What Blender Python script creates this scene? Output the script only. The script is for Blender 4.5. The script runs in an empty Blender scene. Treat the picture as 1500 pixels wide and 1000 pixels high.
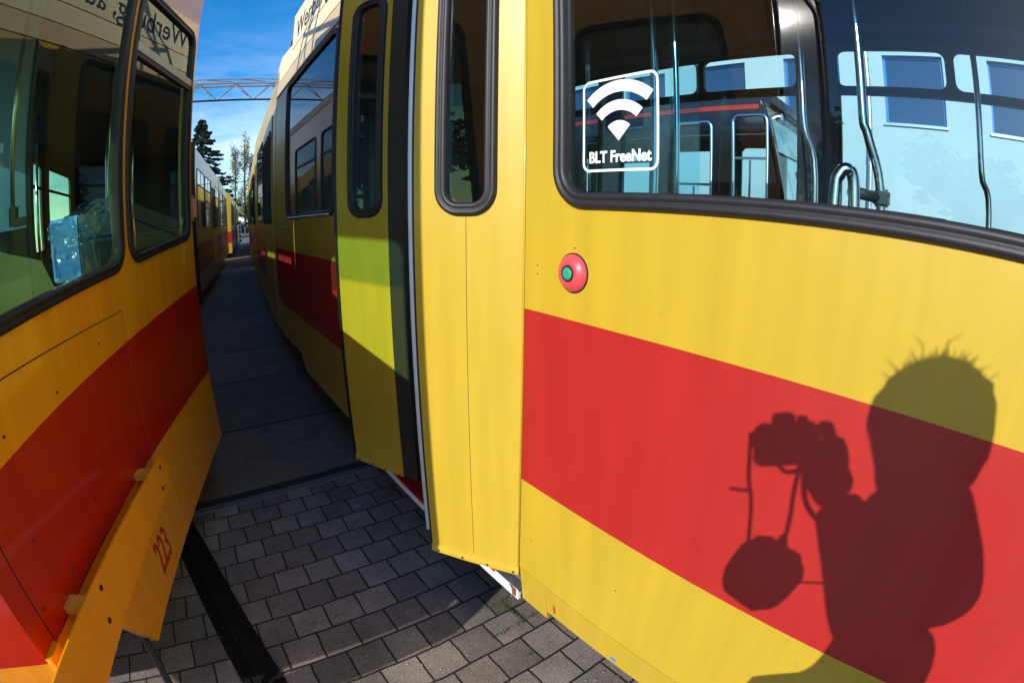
import bpy, bmesh, math, random
from mathutils import Vector, Matrix, noise
from mathutils.geometry import tessellate_polygon
R = math.radians
S = bpy.context.scene
C = S.collection
random.seed(7)
H0 = 1.55                      # height of the camera above the paving

# ------------------------------------------------------------------ camera
AZ, PITCH, ROLL = R(38.2), R(-15.6), R(0.5)
cd = bpy.data.cameras.new("camera")
cd.type = 'PANO'
cd.sensor_fit = 'HORIZONTAL'
cd.sensor_width = 36.0
K1 = 1.0 / (690.0 * 36.0 / 1500.0)
cc = cd.cycles if hasattr(cd, 'cycles') else None
for holder in (cd, cc):
    try:
        holder.panorama_type = 'FISHEYE_LENS_POLYNOMIAL'
        holder.fisheye_fov = R(200)
        holder.fisheye_polynomial_k0 = 0.0
        holder.fisheye_polynomial_k1 = -K1
        holder.fisheye_polynomial_k2 = 0.0
        holder.fisheye_polynomial_k3 = 0.0
        holder.fisheye_polynomial_k4 = 0.0
    except Exception:
        pass
cd.clip_start = 0.02
cd.clip_end = 2000
cam = bpy.data.objects.new("camera", cd)
C.objects.link(cam)
sp, cp = math.sin(PITCH), math.cos(PITCH)
fw = Vector((math.sin(AZ) * cp, math.cos(AZ) * cp, sp))
r0 = Vector((math.cos(AZ), -math.sin(AZ), 0))
u0 = r0.cross(fw)
rr_ = r0 * math.cos(ROLL) + u0 * math.sin(ROLL)
uu_ = -r0 * math.sin(ROLL) + u0 * math.cos(ROLL)
M = Matrix((rr_, uu_, -fw)).transposed().to_4x4()
M.translation = (0, 0, H0)
cam.matrix_world = M
S.camera = cam

# ------------------------------------------------------------------ world, sun, exposure
SUN_AZ, SUN_EL = R(251.2), R(24.0)
w = bpy.data.worlds.new("World")
S.world = w
w.use_nodes = True
nt = w.node_tree
nt.nodes.clear()
out = nt.nodes.new('ShaderNodeOutputWorld')
bg = nt.nodes.new('ShaderNodeBackground')
sky = nt.nodes.new('ShaderNodeTexSky')
sky.sky_type = 'NISHITA'
sky.sun_disc = False
sky.sun_elevation = SUN_EL
sky.sun_rotation = SUN_AZ
sky.altitude = 300
sky.air_density = 1.0
sky.dust_density = 0.4
sky.ozone_density = 4.5
tc = nt.nodes.new('ShaderNodeTexCoord')
mp = nt.nodes.new('ShaderNodeMapping')
mp.inputs['Scale'].default_value = (1.2, 1.2, 5.0)
nz = nt.nodes.new('ShaderNodeTexNoise')
nz.inputs['Scale'].default_value = 2.1
nz.inputs['Detail'].default_value = 9
nz.inputs['Roughness'].default_value = 0.62
rp = nt.nodes.new('ShaderNodeValToRGB')
rp.color_ramp.elements[0].position = 0.38
rp.color_ramp.elements[1].position = 0.75
sx = nt.nodes.new('ShaderNodeSeparateXYZ')
mr = nt.nodes.new('ShaderNodeMapRange')
mr.inputs[1].default_value = 0.0
mr.inputs[2].default_value = 0.38
mr.inputs[3].default_value = 1.0
mr.inputs[4].default_value = 0.06
mul = nt.nodes.new('ShaderNodeMath')
mul.operation = 'MULTIPLY'
mx = nt.nodes.new('ShaderNodeMixRGB')
mx.inputs[2].default_value = (10.5, 11.0, 11.4, 1)
L = nt.links.new
L(tc.outputs['Generated'], mp.inputs[0])
L(mp.outputs[0], nz.inputs['Vector'])
L(nz.outputs['Fac'], rp.inputs[0])
L(tc.outputs['Generated'], sx.inputs[0])
L(sx.outputs['Z'], mr.inputs[0])
L(rp.outputs[0], mul.inputs[0])
L(mr.outputs[0], mul.inputs[1])
L(mul.outputs[0], mx.inputs[0])
hs = nt.nodes.new('ShaderNodeHueSaturation')
hs.inputs['Saturation'].default_value = 1.3
hs.inputs['Value'].default_value = 1.5
L(sky.outputs[0], hs.inputs['Color'])
L(hs.outputs[0], mx.inputs[1])
L(mx.outputs[0], bg.inputs[0])
bg.inputs[1].default_value = 0.125
L(bg.outputs[0], out.inputs[0])

sd = bpy.data.lights.new("sun", 'SUN')
sd.energy = 4.05
sd.angle = R(0.5)
sd.color = (1.0, 0.95, 0.86)
sun = bpy.data.objects.new("sun", sd)
C.objects.link(sun)
SDIR = Vector((math.sin(SUN_AZ) * math.cos(SUN_EL), math.cos(SUN_AZ) * math.cos(SUN_EL), math.sin(SUN_EL)))
sun.rotation_euler = SDIR.to_track_quat('Z', 'Y').to_euler()
sun.location = (-20, -7, 12)

S.view_settings.view_transform = 'Standard'
S.view_settings.look = 'None'
S.view_settings.gamma = 1.0
S.view_settings.exposure = 0.32
S.cycles.max_bounces = 10
S.cycles.diffuse_bounces = 6
S.cycles.glossy_bounces = 5
S.cycles.transparent_max_bounces = 24
S.cycles.sample_clamp_indirect = 60.0
S.cycles.use_denoising = True

# ------------------------------------------------------------------ materials
MATS = {}
def mat(name, color=(0.5, 0.5, 0.5), rough=0.5, metal=0.0, coat=0.0, noise_amt=0.0, noise_scale=4.0, bump=0.0, bump_scale=60.0, spec=0.5, stretch=(1, 1, 1)):
    m = bpy.data.materials.new(name)
    m.use_nodes = True
    n = m.node_tree.nodes
    l = m.node_tree.links.new
    p = n['Principled BSDF']
    p.inputs['Base Color'].default_value = (*color, 1)
    p.inputs['Roughness'].default_value = rough
    p.inputs['Metallic'].default_value = metal
    p.inputs['Coat Weight'].default_value = coat
    p.inputs['Coat Roughness'].default_value = 0.12
    p.inputs['Specular IOR Level'].default_value = spec
    g = n.new('ShaderNodeNewGeometry')
    mpp = n.new('ShaderNodeMapping')
    mpp.inputs['Scale'].default_value = stretch
    l(g.outputs['Position'], mpp.inputs[0])
    if noise_amt > 0:
        t = n.new('ShaderNodeTexNoise')
        t.inputs['Scale'].default_value = noise_scale
        t.inputs['Detail'].default_value = 8
        t.inputs['Roughness'].default_value = 0.6
        l(mpp.outputs[0], t.inputs['Vector'])
        x = n.new('ShaderNodeMixRGB')
        x.blend_type = 'MULTIPLY'
        x.inputs[0].default_value = 1
        x.inputs[1].default_value = (*color, 1)
        r = n.new('ShaderNodeMapRange')
        r.inputs[1].default_value = 0.3
        r.inputs[2].default_value = 0.7
        r.inputs[3].default_value = 1 - noise_amt
        r.inputs[4].default_value = 1 + noise_amt
        l(t.outputs['Fac'], r.inputs[0])
        l(r.outputs[0], x.inputs[2])
        l(x.outputs[0], p.inputs['Base Color'])
    if bump > 0:
        t2 = n.new('ShaderNodeTexNoise')
        t2.inputs['Scale'].default_value = bump_scale
        t2.inputs['Detail'].default_value = 6
        l(mpp.outputs[0], t2.inputs['Vector'])
        b = n.new('ShaderNodeBump')
        b.inputs['Strength'].default_value = bump
        b.inputs['Distance'].default_value = 0.01
        l(t2.outputs['Fac'], b.inputs['Height'])
        l(b.outputs[0], p.inputs['Normal'])
    MATS[name] = m
    return m

YEL, RED = (0.540, 0.366, 0.026), (0.42, 0.019, 0.016)
def livery(name, top, bot, yellow=YEL, red=RED, grime=0.10, coat=0.35, crough=0.16):
    """yellow paint with a red band between two heights; top / bot = (height, slope along y)"""
    m = bpy.data.materials.new(name)
    m.use_nodes = True
    n = m.node_tree.nodes
    l = m.node_tree.links.new
    p = n['Principled BSDF']
    g = n.new('ShaderNodeNewGeometry')
    s = n.new('ShaderNodeSeparateXYZ')
    l(g.outputs['Position'], s.inputs[0])
    def edge(h, gt):
        a = n.new('ShaderNodeMath'); a.operation = 'MULTIPLY_ADD'
        a.inputs[1].default_value = -h[1]; a.inputs[2].default_value = -h[0]
        l(s.outputs['Y'], a.inputs[0])
        b = n.new('ShaderNodeMath'); b.operation = 'ADD'
        l(a.outputs[0], b.inputs[0]); l(s.outputs['Z'], b.inputs[1])
        c = n.new('ShaderNodeMath'); c.operation = 'GREATER_THAN' if gt else 'LESS_THAN'
        c.inputs[1].default_value = 0
        l(b.outputs[0], c.inputs[0])
        return c
    e1, e2 = edge(bot, True), edge(top, False)
    k = n.new('ShaderNodeMath'); k.operation = 'MULTIPLY'
    l(e1.outputs[0], k.inputs[0]); l(e2.outputs[0], k.inputs[1])
    x = n.new('ShaderNodeMixRGB')
    x.inputs[1].default_value = (*yellow, 1)
    x.inputs[2].default_value = (*red, 1)
    l(k.outputs[0], x.inputs[0])
    # dirt runs and cloudy weathering
    mpp = n.new('ShaderNodeMapping'); mpp.inputs['Scale'].default_value = (6, 6, 0.7)
    l(g.outputs['Position'], mpp.inputs[0])
    t = n.new('ShaderNodeTexNoise'); t.inputs['Scale'].default_value = 3.0; t.inputs['Detail'].default_value = 7
    l(mpp.outputs[0], t.inputs['Vector'])
    r = n.new('ShaderNodeMapRange')
    r.inputs[1].default_value = 0.3; r.inputs[2].default_value = 0.75
    r.inputs[3].default_value = 1.0 + grime * 0.4; r.inputs[4].default_value = 1.0 - grime
    l(t.outputs['Fac'], r.inputs[0])
    t3 = n.new('ShaderNodeTexNoise'); t3.inputs['Scale'].default_value = 90.0; t3.inputs['Detail'].default_value = 3
    l(g.outputs['Position'], t3.inputs['Vector'])
    r3 = n.new('ShaderNodeMapRange')
    r3.inputs[1].default_value = 0.70; r3.inputs[2].default_value = 0.78
    r3.inputs[3].default_value = 1.0; r3.inputs[4].default_value = 0.72
    l(t3.outputs['Fac'], r3.inputs[0])
    mm = n.new('ShaderNodeMath'); mm.operation = 'MULTIPLY'
    l(r.outputs[0], mm.inputs[0]); l(r3.outputs[0], mm.inputs[1])
    y = n.new('ShaderNodeMixRGB'); y.blend_type = 'MULTIPLY'; y.inputs[0].default_value = 1
    l(x.outputs[0], y.inputs[1]); l(mm.outputs[0], y.inputs[2])
    l(y.outputs[0], p.inputs['Base Color'])
    p.inputs['Roughness'].default_value = 0.42
    p.inputs['Coat Weight'].default_value = coat
    p.inputs['Coat Roughness'].default_value = crough
    t2 = n.new('ShaderNodeTexNoise'); t2.inputs['Scale'].default_value = 2.2; t2.inputs['Detail'].default_value = 2
    l(g.outputs['Position'], t2.inputs['Vector'])
    b = n.new('ShaderNodeBump'); b.inputs['Strength'].default_value = 0.35; b.inputs['Distance'].default_value = 0.02
    l(t2.outputs['Fac'], b.inputs['Height'])
    l(b.outputs[0], p.inputs['Normal'])
    MATS[name] = m
    return m

def glass(name, tint=(0.62, 0.86, 0.88), ior=1.75, wav=0.0, dirt=0.004, haze=0.0):
    m = bpy.data.materials.new(name)
    m.use_nodes = True
    n = m.node_tree.nodes
    l = m.node_tree.links.new
    n.clear()
    o = n.new('ShaderNodeOutputMaterial')
    tr = n.new('ShaderNodeBsdfTransparent'); tr.inputs[0].default_value = (*tint, 1)
    gl = n.new('ShaderNodeBsdfGlossy'); gl.inputs['Roughness'].default_value = 0.0
    fr = n.new('ShaderNodeFresnel')
    gb = n.new('ShaderNodeNewGeometry'); mi = n.new('ShaderNodeMix'); mi.data_type = 'FLOAT'
    mi.inputs[2].default_value = ior; mi.inputs[3].default_value = 1.0 / ior      # a thin pane mirrors the same from either side
    l(gb.outputs['Backfacing'], mi.inputs[0]); l(mi.outputs[0], fr.inputs[0])
    x = n.new('ShaderNodeMixShader')
    l(fr.outputs[0], x.inputs[0]); l(tr.outputs[0], x.inputs[1]); l(gl.outputs[0], x.inputs[2])
    df = n.new('ShaderNodeBsdfDiffuse'); df.inputs[0].default_value = (0.6, 0.6, 0.55, 1)
    g = n.new('ShaderNodeNewGeometry')
    t = n.new('ShaderNodeTexNoise'); t.inputs['Scale'].default_value = 260.0; t.inputs['Detail'].default_value = 4
    t.inputs['Roughness'].default_value = 0.6
    l(g.outputs['Position'], t.inputs['Vector'])
    r = n.new('ShaderNodeMapRange')
    r.inputs[1].default_value = 0.60; r.inputs[2].default_value = 0.78; r.inputs[3].default_value = dirt * .5; r.inputs[4].default_value = dirt * 20
    l(t.outputs['Fac'], r.inputs[0])
    x2 = n.new('ShaderNodeMixShader')
    l(r.outputs[0], x2.inputs[0]); l(x.outputs[0], x2.inputs[1]); l(df.outputs[0], x2.inputs[2])
    if wav > 0:
        t2 = n.new('ShaderNodeTexNoise'); t2.inputs['Scale'].default_value = 1.6; t2.inputs['Detail'].default_value = 1
        l(g.outputs['Position'], t2.inputs['Vector'])
        b = n.new('ShaderNodeBump'); b.inputs['Strength'].default_value = wav; b.inputs['Distance'].default_value = 0.01
        l(t2.outputs['Fac'], b.inputs['Height'])
        l(b.outputs[0], gl.inputs['Normal'])
    if haze > 0:      # road film that spreads the highlight
        hg = n.new('ShaderNodeBsdfGlossy'); hg.inputs['Roughness'].default_value = 0.16
        x3 = n.new('ShaderNodeMixShader'); x3.inputs[0].default_value = haze
        l(x2.outputs[0], x3.inputs[1]); l(hg.outputs[0], x3.inputs[2]); l(x3.outputs[0], o.inputs[0])
    else:
        l(x2.outputs[0], o.inputs[0])
    MATS[name] = m
    return m

mR = livery('paint_right', (H0 - 0.262, 0), (H0 - 0.810, 0))
mL = livery('paint_left', (H0 - 0.47, 0.0575), (H0 - 0.815, 0), yellow=(0.93, 0.40, 0.003), red=(0.52, 0.014, 0.003), grime=0.12, coat=0.8, crough=0.07)  # lifted orange: light bounced off the right tram is put into the paint
mDoor = livery('paint_door', (-5, 0), (-6, 0))
mCream = mat('cream_board', (0.80, 0.70, 0.42), 0.45, noise_amt=0.06, noise_scale=3, stretch=(5, 5, 1))
mRub = mat('rubber', (0.018, 0.017, 0.021), 0.50, noise_amt=0.2, noise_scale=20, bump=0.04, bump_scale=60)
mDoorRub = mat('door_rubber', (0.03, 0.026, 0.02), 0.6, noise_amt=0.2, noise_scale=10)
mGlass = glass('window_glass', (0.68, 0.88, 0.92), 1.6, wav=0.02)
mGlassF = glass('far_side_glass', (0.74, 0.92, 0.95), 1.4)
mGlassL = glass('cab_glass', (0.64, 0.97, 0.50), 1.9, wav=0.03)
mGlassQ = glass('cab_far_glass', (0.36, 0.62, 0.80), 1.5)
mGlassW = glass('windscreen_glass', (0.45, 0.62, 0.60), 2.6, wav=0.02, haze=0.10)
mDark = mat('dark_metal', (0.03, 0.03, 0.033), 0.55, noise_amt=0.25, noise_scale=12)
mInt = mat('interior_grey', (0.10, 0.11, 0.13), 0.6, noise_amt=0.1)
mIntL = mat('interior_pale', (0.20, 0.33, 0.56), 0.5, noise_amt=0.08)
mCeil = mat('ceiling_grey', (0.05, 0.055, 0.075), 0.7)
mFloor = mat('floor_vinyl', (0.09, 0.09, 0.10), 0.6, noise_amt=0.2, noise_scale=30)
mSteel = mat('steel', (0.72, 0.74, 0.76), 0.18, metal=1.0)
mAlu = mat('aluminium', (0.78, 0.79, 0.80), 0.32, metal=1.0)
mAluD = mat('dull_aluminium', (0.45, 0.46, 0.48), 0.4, metal=0.8, noise_amt=0.2, noise_scale=40)
mRedP = mat('red_paint', (0.55, 0.03, 0.02), 0.45, noise_amt=0.12, noise_scale=15)
mWhiteP = mat('white_paint', (0.72, 0.76, 0.80), 0.4, noise_amt=0.08, noise_scale=20)
mWhite = mat('white_film', (0.86, 0.87, 0.88), 0.5)
mText = mat('dark_lettering', (0.035, 0.04, 0.06), 0.5)
mTextR = mat('red_lettering', (0.42, 0.03, 0.02), 0.5)
mSeam = mat('seam_black', (0.01, 0.01, 0.01), 0.8)
mPink = mat('button_ring_red', (0.72, 0.07, 0.09), 0.38, coat=0.3, bump=0.08, bump_scale=300)
mGreen = mat('button_green', (0.03, 0.33, 0.20), 0.35, bump=0.05, bump_scale=400)
mRoofP = mat('roof_paint', (0.55, 0.53, 0.45), 0.6, noise_amt=0.15, noise_scale=6)
mRust = mat('rust', (0.20, 0.07, 0.02), 0.9, noise_amt=0.4, noise_scale=60)
mOrange = mat('amber_lens', (0.75, 0.16, 0.02), 0.25, coat=0.5)
mBlue = mat('blue_plastic', (0.03, 0.24, 0.80), 0.22, coat=0.5, noise_amt=0.3, noise_scale=9)
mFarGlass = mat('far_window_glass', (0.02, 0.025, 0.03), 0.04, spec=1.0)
mSkin = mat('skin', (0.50, 0.28, 0.19), 0.55)
mHair = mat('hair', (0.06, 0.045, 0.03), 0.6)
mCloth = mat('jacket_cloth', (0.05, 0.055, 0.07), 0.85, noise_amt=0.15, noise_scale=30)
mJean = mat('denim', (0.05, 0.08, 0.15), 0.85, noise_amt=0.15, noise_scale=40)
mBlk = mat('black_plastic', (0.02, 0.02, 0.02), 0.4)

# ------------------------------------------------------------------ helpers
def mesh_obj(name, bm, m, parent=None, smooth=False):
    me = bpy.data.meshes.new(name)
    bmesh.ops.recalc_face_normals(bm, faces=bm.faces)
    bm.to_mesh(me)
    bm.free()
    if smooth:
        for p in me.polygons:
            p.use_smooth = True
    for q in (m if isinstance(m, (list, tuple)) else [m]):
        me.materials.append(q)
    o = bpy.data.objects.new(name, me)
    C.objects.link(o)
    if parent is not None:
        o.parent = parent
        o.matrix_parent_inverse = root_of(parent).matrix_world.inverted() if False else Matrix.Identity(4)
        # meshes are written in world metres; bring them into the frame of their thing
        base = Vector((0, 0, 0)); q = parent
        while q is not None:
            base += q.location; q = q.parent
        me.transform(Matrix.Translation(-base))
    return o
def root_of(o):
    while o.parent: o = o.parent
    return o
def thing(name, label, cat, loc=(0, 0, 0), group=None):
    o = bpy.data.objects.new(name, None)
    C.objects.link(o)
    o.location = loc
    o.empty_display_size = 0.3
    o['label'] = label; o['category'] = cat
    if group: o['group'] = group
    return o
def tag(o, label, cat, group=None):
    o['label'] = label; o['category'] = cat
    if group: o['group'] = group
    return o
def struct(o, kind='structure'):
    o['kind'] = kind
    return o
def box(bm, c, s, rz=0.0):
    r = bmesh.ops.create_cube(bm, size=1)
    Mx = Matrix.Translation(c) @ Matrix.Rotation(rz, 4, 'Z') @ Matrix.Diagonal((*s, 1))
    bmesh.ops.transform(bm, matrix=Mx, verts=r['verts'])
    return r['verts']
def boxobj(name, c, s, m, parent=None, rz=0, bev=0.0):
    bm = bmesh.new(); box(bm, c, s, rz)
    if bev: bmesh.ops.bevel(bm, geom=bm.edges[:], offset=bev, segments=2, affect='EDGES')
    return mesh_obj(name, bm, m, parent)
def tube(bm, pts, r, n=12, cap=True):
    pts = [Vector(p) for p in pts]
    rings = []
    prev = None
    for i, p in enumerate(pts):
        d = (pts[min(i + 1, len(pts) - 1)] - pts[max(i - 1, 0)]).normalized()
        a = prev if prev is not None else (Vector((0, 0, 1)) if abs(d.z) < .9 else Vector((1, 0, 0)))
        x = (a - d * a.dot(d)).normalized(); prev = x
        y = d.cross(x)
        rad = r[i] if isinstance(r, (list, tuple)) else r
        rings.append([bm.verts.new(p + (x * math.cos(t) + y * math.sin(t)) * rad) for t in [2 * math.pi * k / n for k in range(n)]])
    for a, b in zip(rings, rings[1:]):
        for k in range(n):
            bm.faces.new((a[k], a[(k + 1) % n], b[(k + 1) % n], b[k]))
    if cap:
        bm.faces.new(rings[0]); bm.faces.new(rings[-1][::-1])
def smooth_path(pts, k=6):
    pts = [Vector(p) for p in pts]; o = []
    for i in range(len(pts) - 1):
        a, b, c, d = pts[max(i - 1, 0)], pts[i], pts[i + 1], pts[min(i + 2, len(pts) - 1)]
        for j in range(k):
            t = j / k
            o.append(0.5 * ((2 * b) + (c - a) * t + (2 * a - 5 * b + 4 * c - d) * t * t + (3 * b - a - 3 * c + d) * t ** 3))
    o.append(pts[-1]); return o
def tubeobj(name, pts, r, m, parent=None, n=12, smooth=True):
    bm = bmesh.new(); tube(bm, pts, r, n)
    return mesh_obj(name, bm, m, parent, smooth)

class Wall:
    """vertical plane from plan point p0 to p1; u runs along it, v is height above the paving, w outwards (to the right of p0->p1)"""
    def __init__(s, p0, p1, flip=False):
        s.p0 = Vector((*p0, 0)); d = Vector((*p1, 0)) - s.p0
        s.len = d.length; s.t = d.normalized()
        s.n = Vector((s.t.y, -s.t.x, 0)) * (-1 if flip else 1)
    def at(s, u, v, w=0.0):
        return s.p0 + s.t * u + s.n * w + Vector((0, 0, v))
def rpoly(cs, r, inset=0.0, n=6):
    """rounded convex polygon; corners counter-clockwise; inset shrinks it"""
    k = len(cs); cs = [Vector(c) for c in cs]
    lines = []
    for i in range(k):
        a, b = cs[i], cs[(i + 1) % k]
        d = (b - a).normalized(); nn = Vector((-d.y, d.x))
        lines.append((a + nn * inset, d))
    pts = []
    for i in range(k):
        (a, d1), (b, d2) = lines[i - 1], lines[i]
        den = d1.x * d2.y - d1.y * d2.x
        t = ((b - a).x * d2.y - (b - a).y * d2.x) / den
        pts.append(a + d1 * t)
    rad = max(r - inset, 0.002); o = []
    for i in range(k):
        p = pts[i]; d1 = (pts[i - 1] - p).normalized(); d2 = (pts[(i + 1) % k] - p).normalized()
        ang = math.acos(max(-1, min(1, d1.dot(d2))))
        L_ = min(rad / math.tan(ang / 2), (pts[i - 1] - p).length * .49, (pts[(i + 1) % k] - p).length * .49)
        rr = L_ * math.tan(ang / 2)
        c = p + (d1 + d2).normalized() * (rr / math.sin(ang / 2))
        a0 = p + d1 * L_ - c; a1 = p + d2 * L_ - c
        th0 = math.atan2(a0.y, a0.x); th1 = math.atan2(a1.y, a1.x)
        while th1 < th0: th1 += 2 * math.pi
        for j in range(n + 1):
            th = th0 + (th1 - th0) * j / n
            o.append((c.x + rr * math.cos(th), c.y + rr * math.sin(th)))
    return o
def rect(u0_, u1_, v0, v1): return [(u0_, v0), (u1_, v0), (u1_, v1), (u0_, v1)]
def plate_bm(bm, W, outer, holes, th, w0=0.0):
    loops = [outer] + holes
    polys = [[Vector((p[0], p[1], 0)) for p in lp] for lp in loops]
    tris = tessellate_polygon(polys)
    flat = [p for lp in loops for p in lp]
    F = [bm.verts.new(W.at(p[0], p[1], w0)) for p in flat]
    B = [bm.verts.new(W.at(p[0], p[1], w0 - th)) for p in flat]
    for t in tris:
        try:
            bm.faces.new([F[i] for i in t]); bm.faces.new([B[i] for i in reversed(t)])
        except ValueError: pass
    k = 0
    for lp in loops:
        m_ = len(lp)
        for i in range(m_):
            a, b = k + i, k + (i + 1) % m_
            bm.faces.new((F[a], F[b], B[b], B[a]))
        k += m_
def plate(name, W, outer, holes, th, m, parent=None, w0=0.0):
    bm = bmesh.new(); plate_bm(bm, W, outer, holes, th, w0)
    return mesh_obj(name, bm, m, parent)
def gasket(name, W, cs, r, m, parent, prof=None, w0=0.0):
    prof = prof or [(-0.004, -0.004), (0.0, 0.010), (0.005, 0.014), (0.013, 0.014), (0.017, 0.009), (0.020, 0.009), (0.024, 0.013), (0.032, 0.011), (0.037, 0.004), (0.038, -0.03)]
    bm = bmesh.new(); rings = []
    for ins, wo in prof:
        rings.append([bm.verts.new(W.at(p[0], p[1], w0 + wo)) for p in rpoly(cs, r, ins, 8)])
    for a, b in zip(rings, rings[1:]):
        n = len(a)
        for i in range(n): bm.faces.new((a[i], a[(i + 1) % n], b[(i + 1) % n], b[i]))
    return mesh_obj(name, bm, m, parent, True)
def pane(name, W, cs, r, m, parent, inset=0.03, w0=-0.006, lean=0.0):
    bm = bmesh.new(); vm = sum(c[1] for c in cs) / len(cs)
    bm.faces.new([bm.verts.new(W.at(p[0], p[1], w0 - lean * (p[1] - vm))) for p in rpoly(cs, r, inset, 8)])
    return mesh_obj(name, bm, m, parent)
def screw(bm, W, u, v, r=0.006, w0=0.0):
    c = W.at(u, v, w0 + 0.002)
    n = 10
    ring = [bm.verts.new(c + W.t * math.cos(2 * math.pi * i / n) * r + Vector((0, 0, math.sin(2 * math.pi * i / n) * r))) for i in range(n)]
    ring0 = [bm.verts.new(v_.co - W.n * 0.003) for v_ in ring]
    mid = bm.verts.new(c - W.n * 0.001)
    for i in range(n):
        bm.faces.new((ring0[i], ring0[(i + 1) % n], ring[(i + 1) % n], ring[i]))
        bm.faces.new((ring[i], ring[(i + 1) % n], mid))
def text_on(name, W, s, u, v, size, m, parent, w0=0.004, bold=0.0, reverse=False, depth=0.001, xs=1.0, align='LEFT'):
    cu = bpy.data.curves.new(name, 'FONT')
    cu.body = s; cu.size = size; cu.extrude = depth; cu.offset = bold; cu.align_x = align
    cu.resolution_u = 4
    tmp = bpy.data.objects.new('tmp', cu)
    C.objects.link(tmp)
    bpy.context.view_layer.update()
    me = bpy.data.meshes.new_from_object(tmp.evaluated_get(bpy.context.evaluated_depsgraph_get()))
    bpy.data.objects.remove(tmp)
    bm = bmesh.new(); bm.from_mesh(me)
    sgn = -1 if reverse else 1
    for vv in bm.verts:
        x, y, z = vv.co
        vv.co = W.at(u + sgn * x * xs, v + y, w0 + z)
    return mesh_obj(name, bm, m, parent)
def lathe_on(name, W, u, v, prof, m, parent, n=40, w0=0):
    bm = bmesh.new(); rings = []
    for r, h in prof:
        rings.append([bm.verts.new(W.at(u, v, w0 + h) + W.t * r * math.cos(2 * math.pi * k / n) + Vector((0, 0, r * math.sin(2 * math.pi * k / n)))) for k in range(n)])
    for a, b in zip(rings, rings[1:]):
        for k in range(n): bm.faces.new((a[k], a[(k + 1) % n], b[(k + 1) % n], b[k]))
    bm.faces.new(rings[-1])
    return mesh_obj(name, bm, m, parent, True)

def screws(name, W, spots, r, m, parent, w0=0.0):
    for u, v in spots:
        bm = bmesh.new(); screw(bm, W, u, v, r, w0); mesh_obj(name, bm, m, parent)
def islands(o):
    """one object per connected piece of a mesh"""
    me = o.data; bm = bmesh.new(); bm.from_mesh(me); bm.verts.ensure_lookup_table()
    seen = set(); comps = []
    for v in bm.verts:
        if v.index in seen: continue
        st = [v]; seen.add(v.index); comp = []
        while st:
            x = st.pop(); comp.append(x.index)
            for e in x.link_edges:
                y = e.other_vert(x)
                if y.index not in seen: seen.add(y.index); st.append(y)
        comps.append(set(comp))
    if len(comps) > 1:
        for comp in comps[1:]:
            b2 = bm.copy(); b2.verts.ensure_lookup_table()
            bmesh.ops.delete(b2, geom=[v for v in b2.verts if v.index not in comp], context='VERTS')
            m2 = bpy.data.meshes.new(me.name); b2.to_mesh(m2); b2.free()
            for q in me.materials: m2.materials.append(q)
            c = o.copy(); c.data = m2; C.objects.link(c)
        bmesh.ops.delete(bm, geom=[v for v in bm.verts if v.index not in comps[0]], context='VERTS')
        bm.to_mesh(me)
    bm.free()

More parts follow.
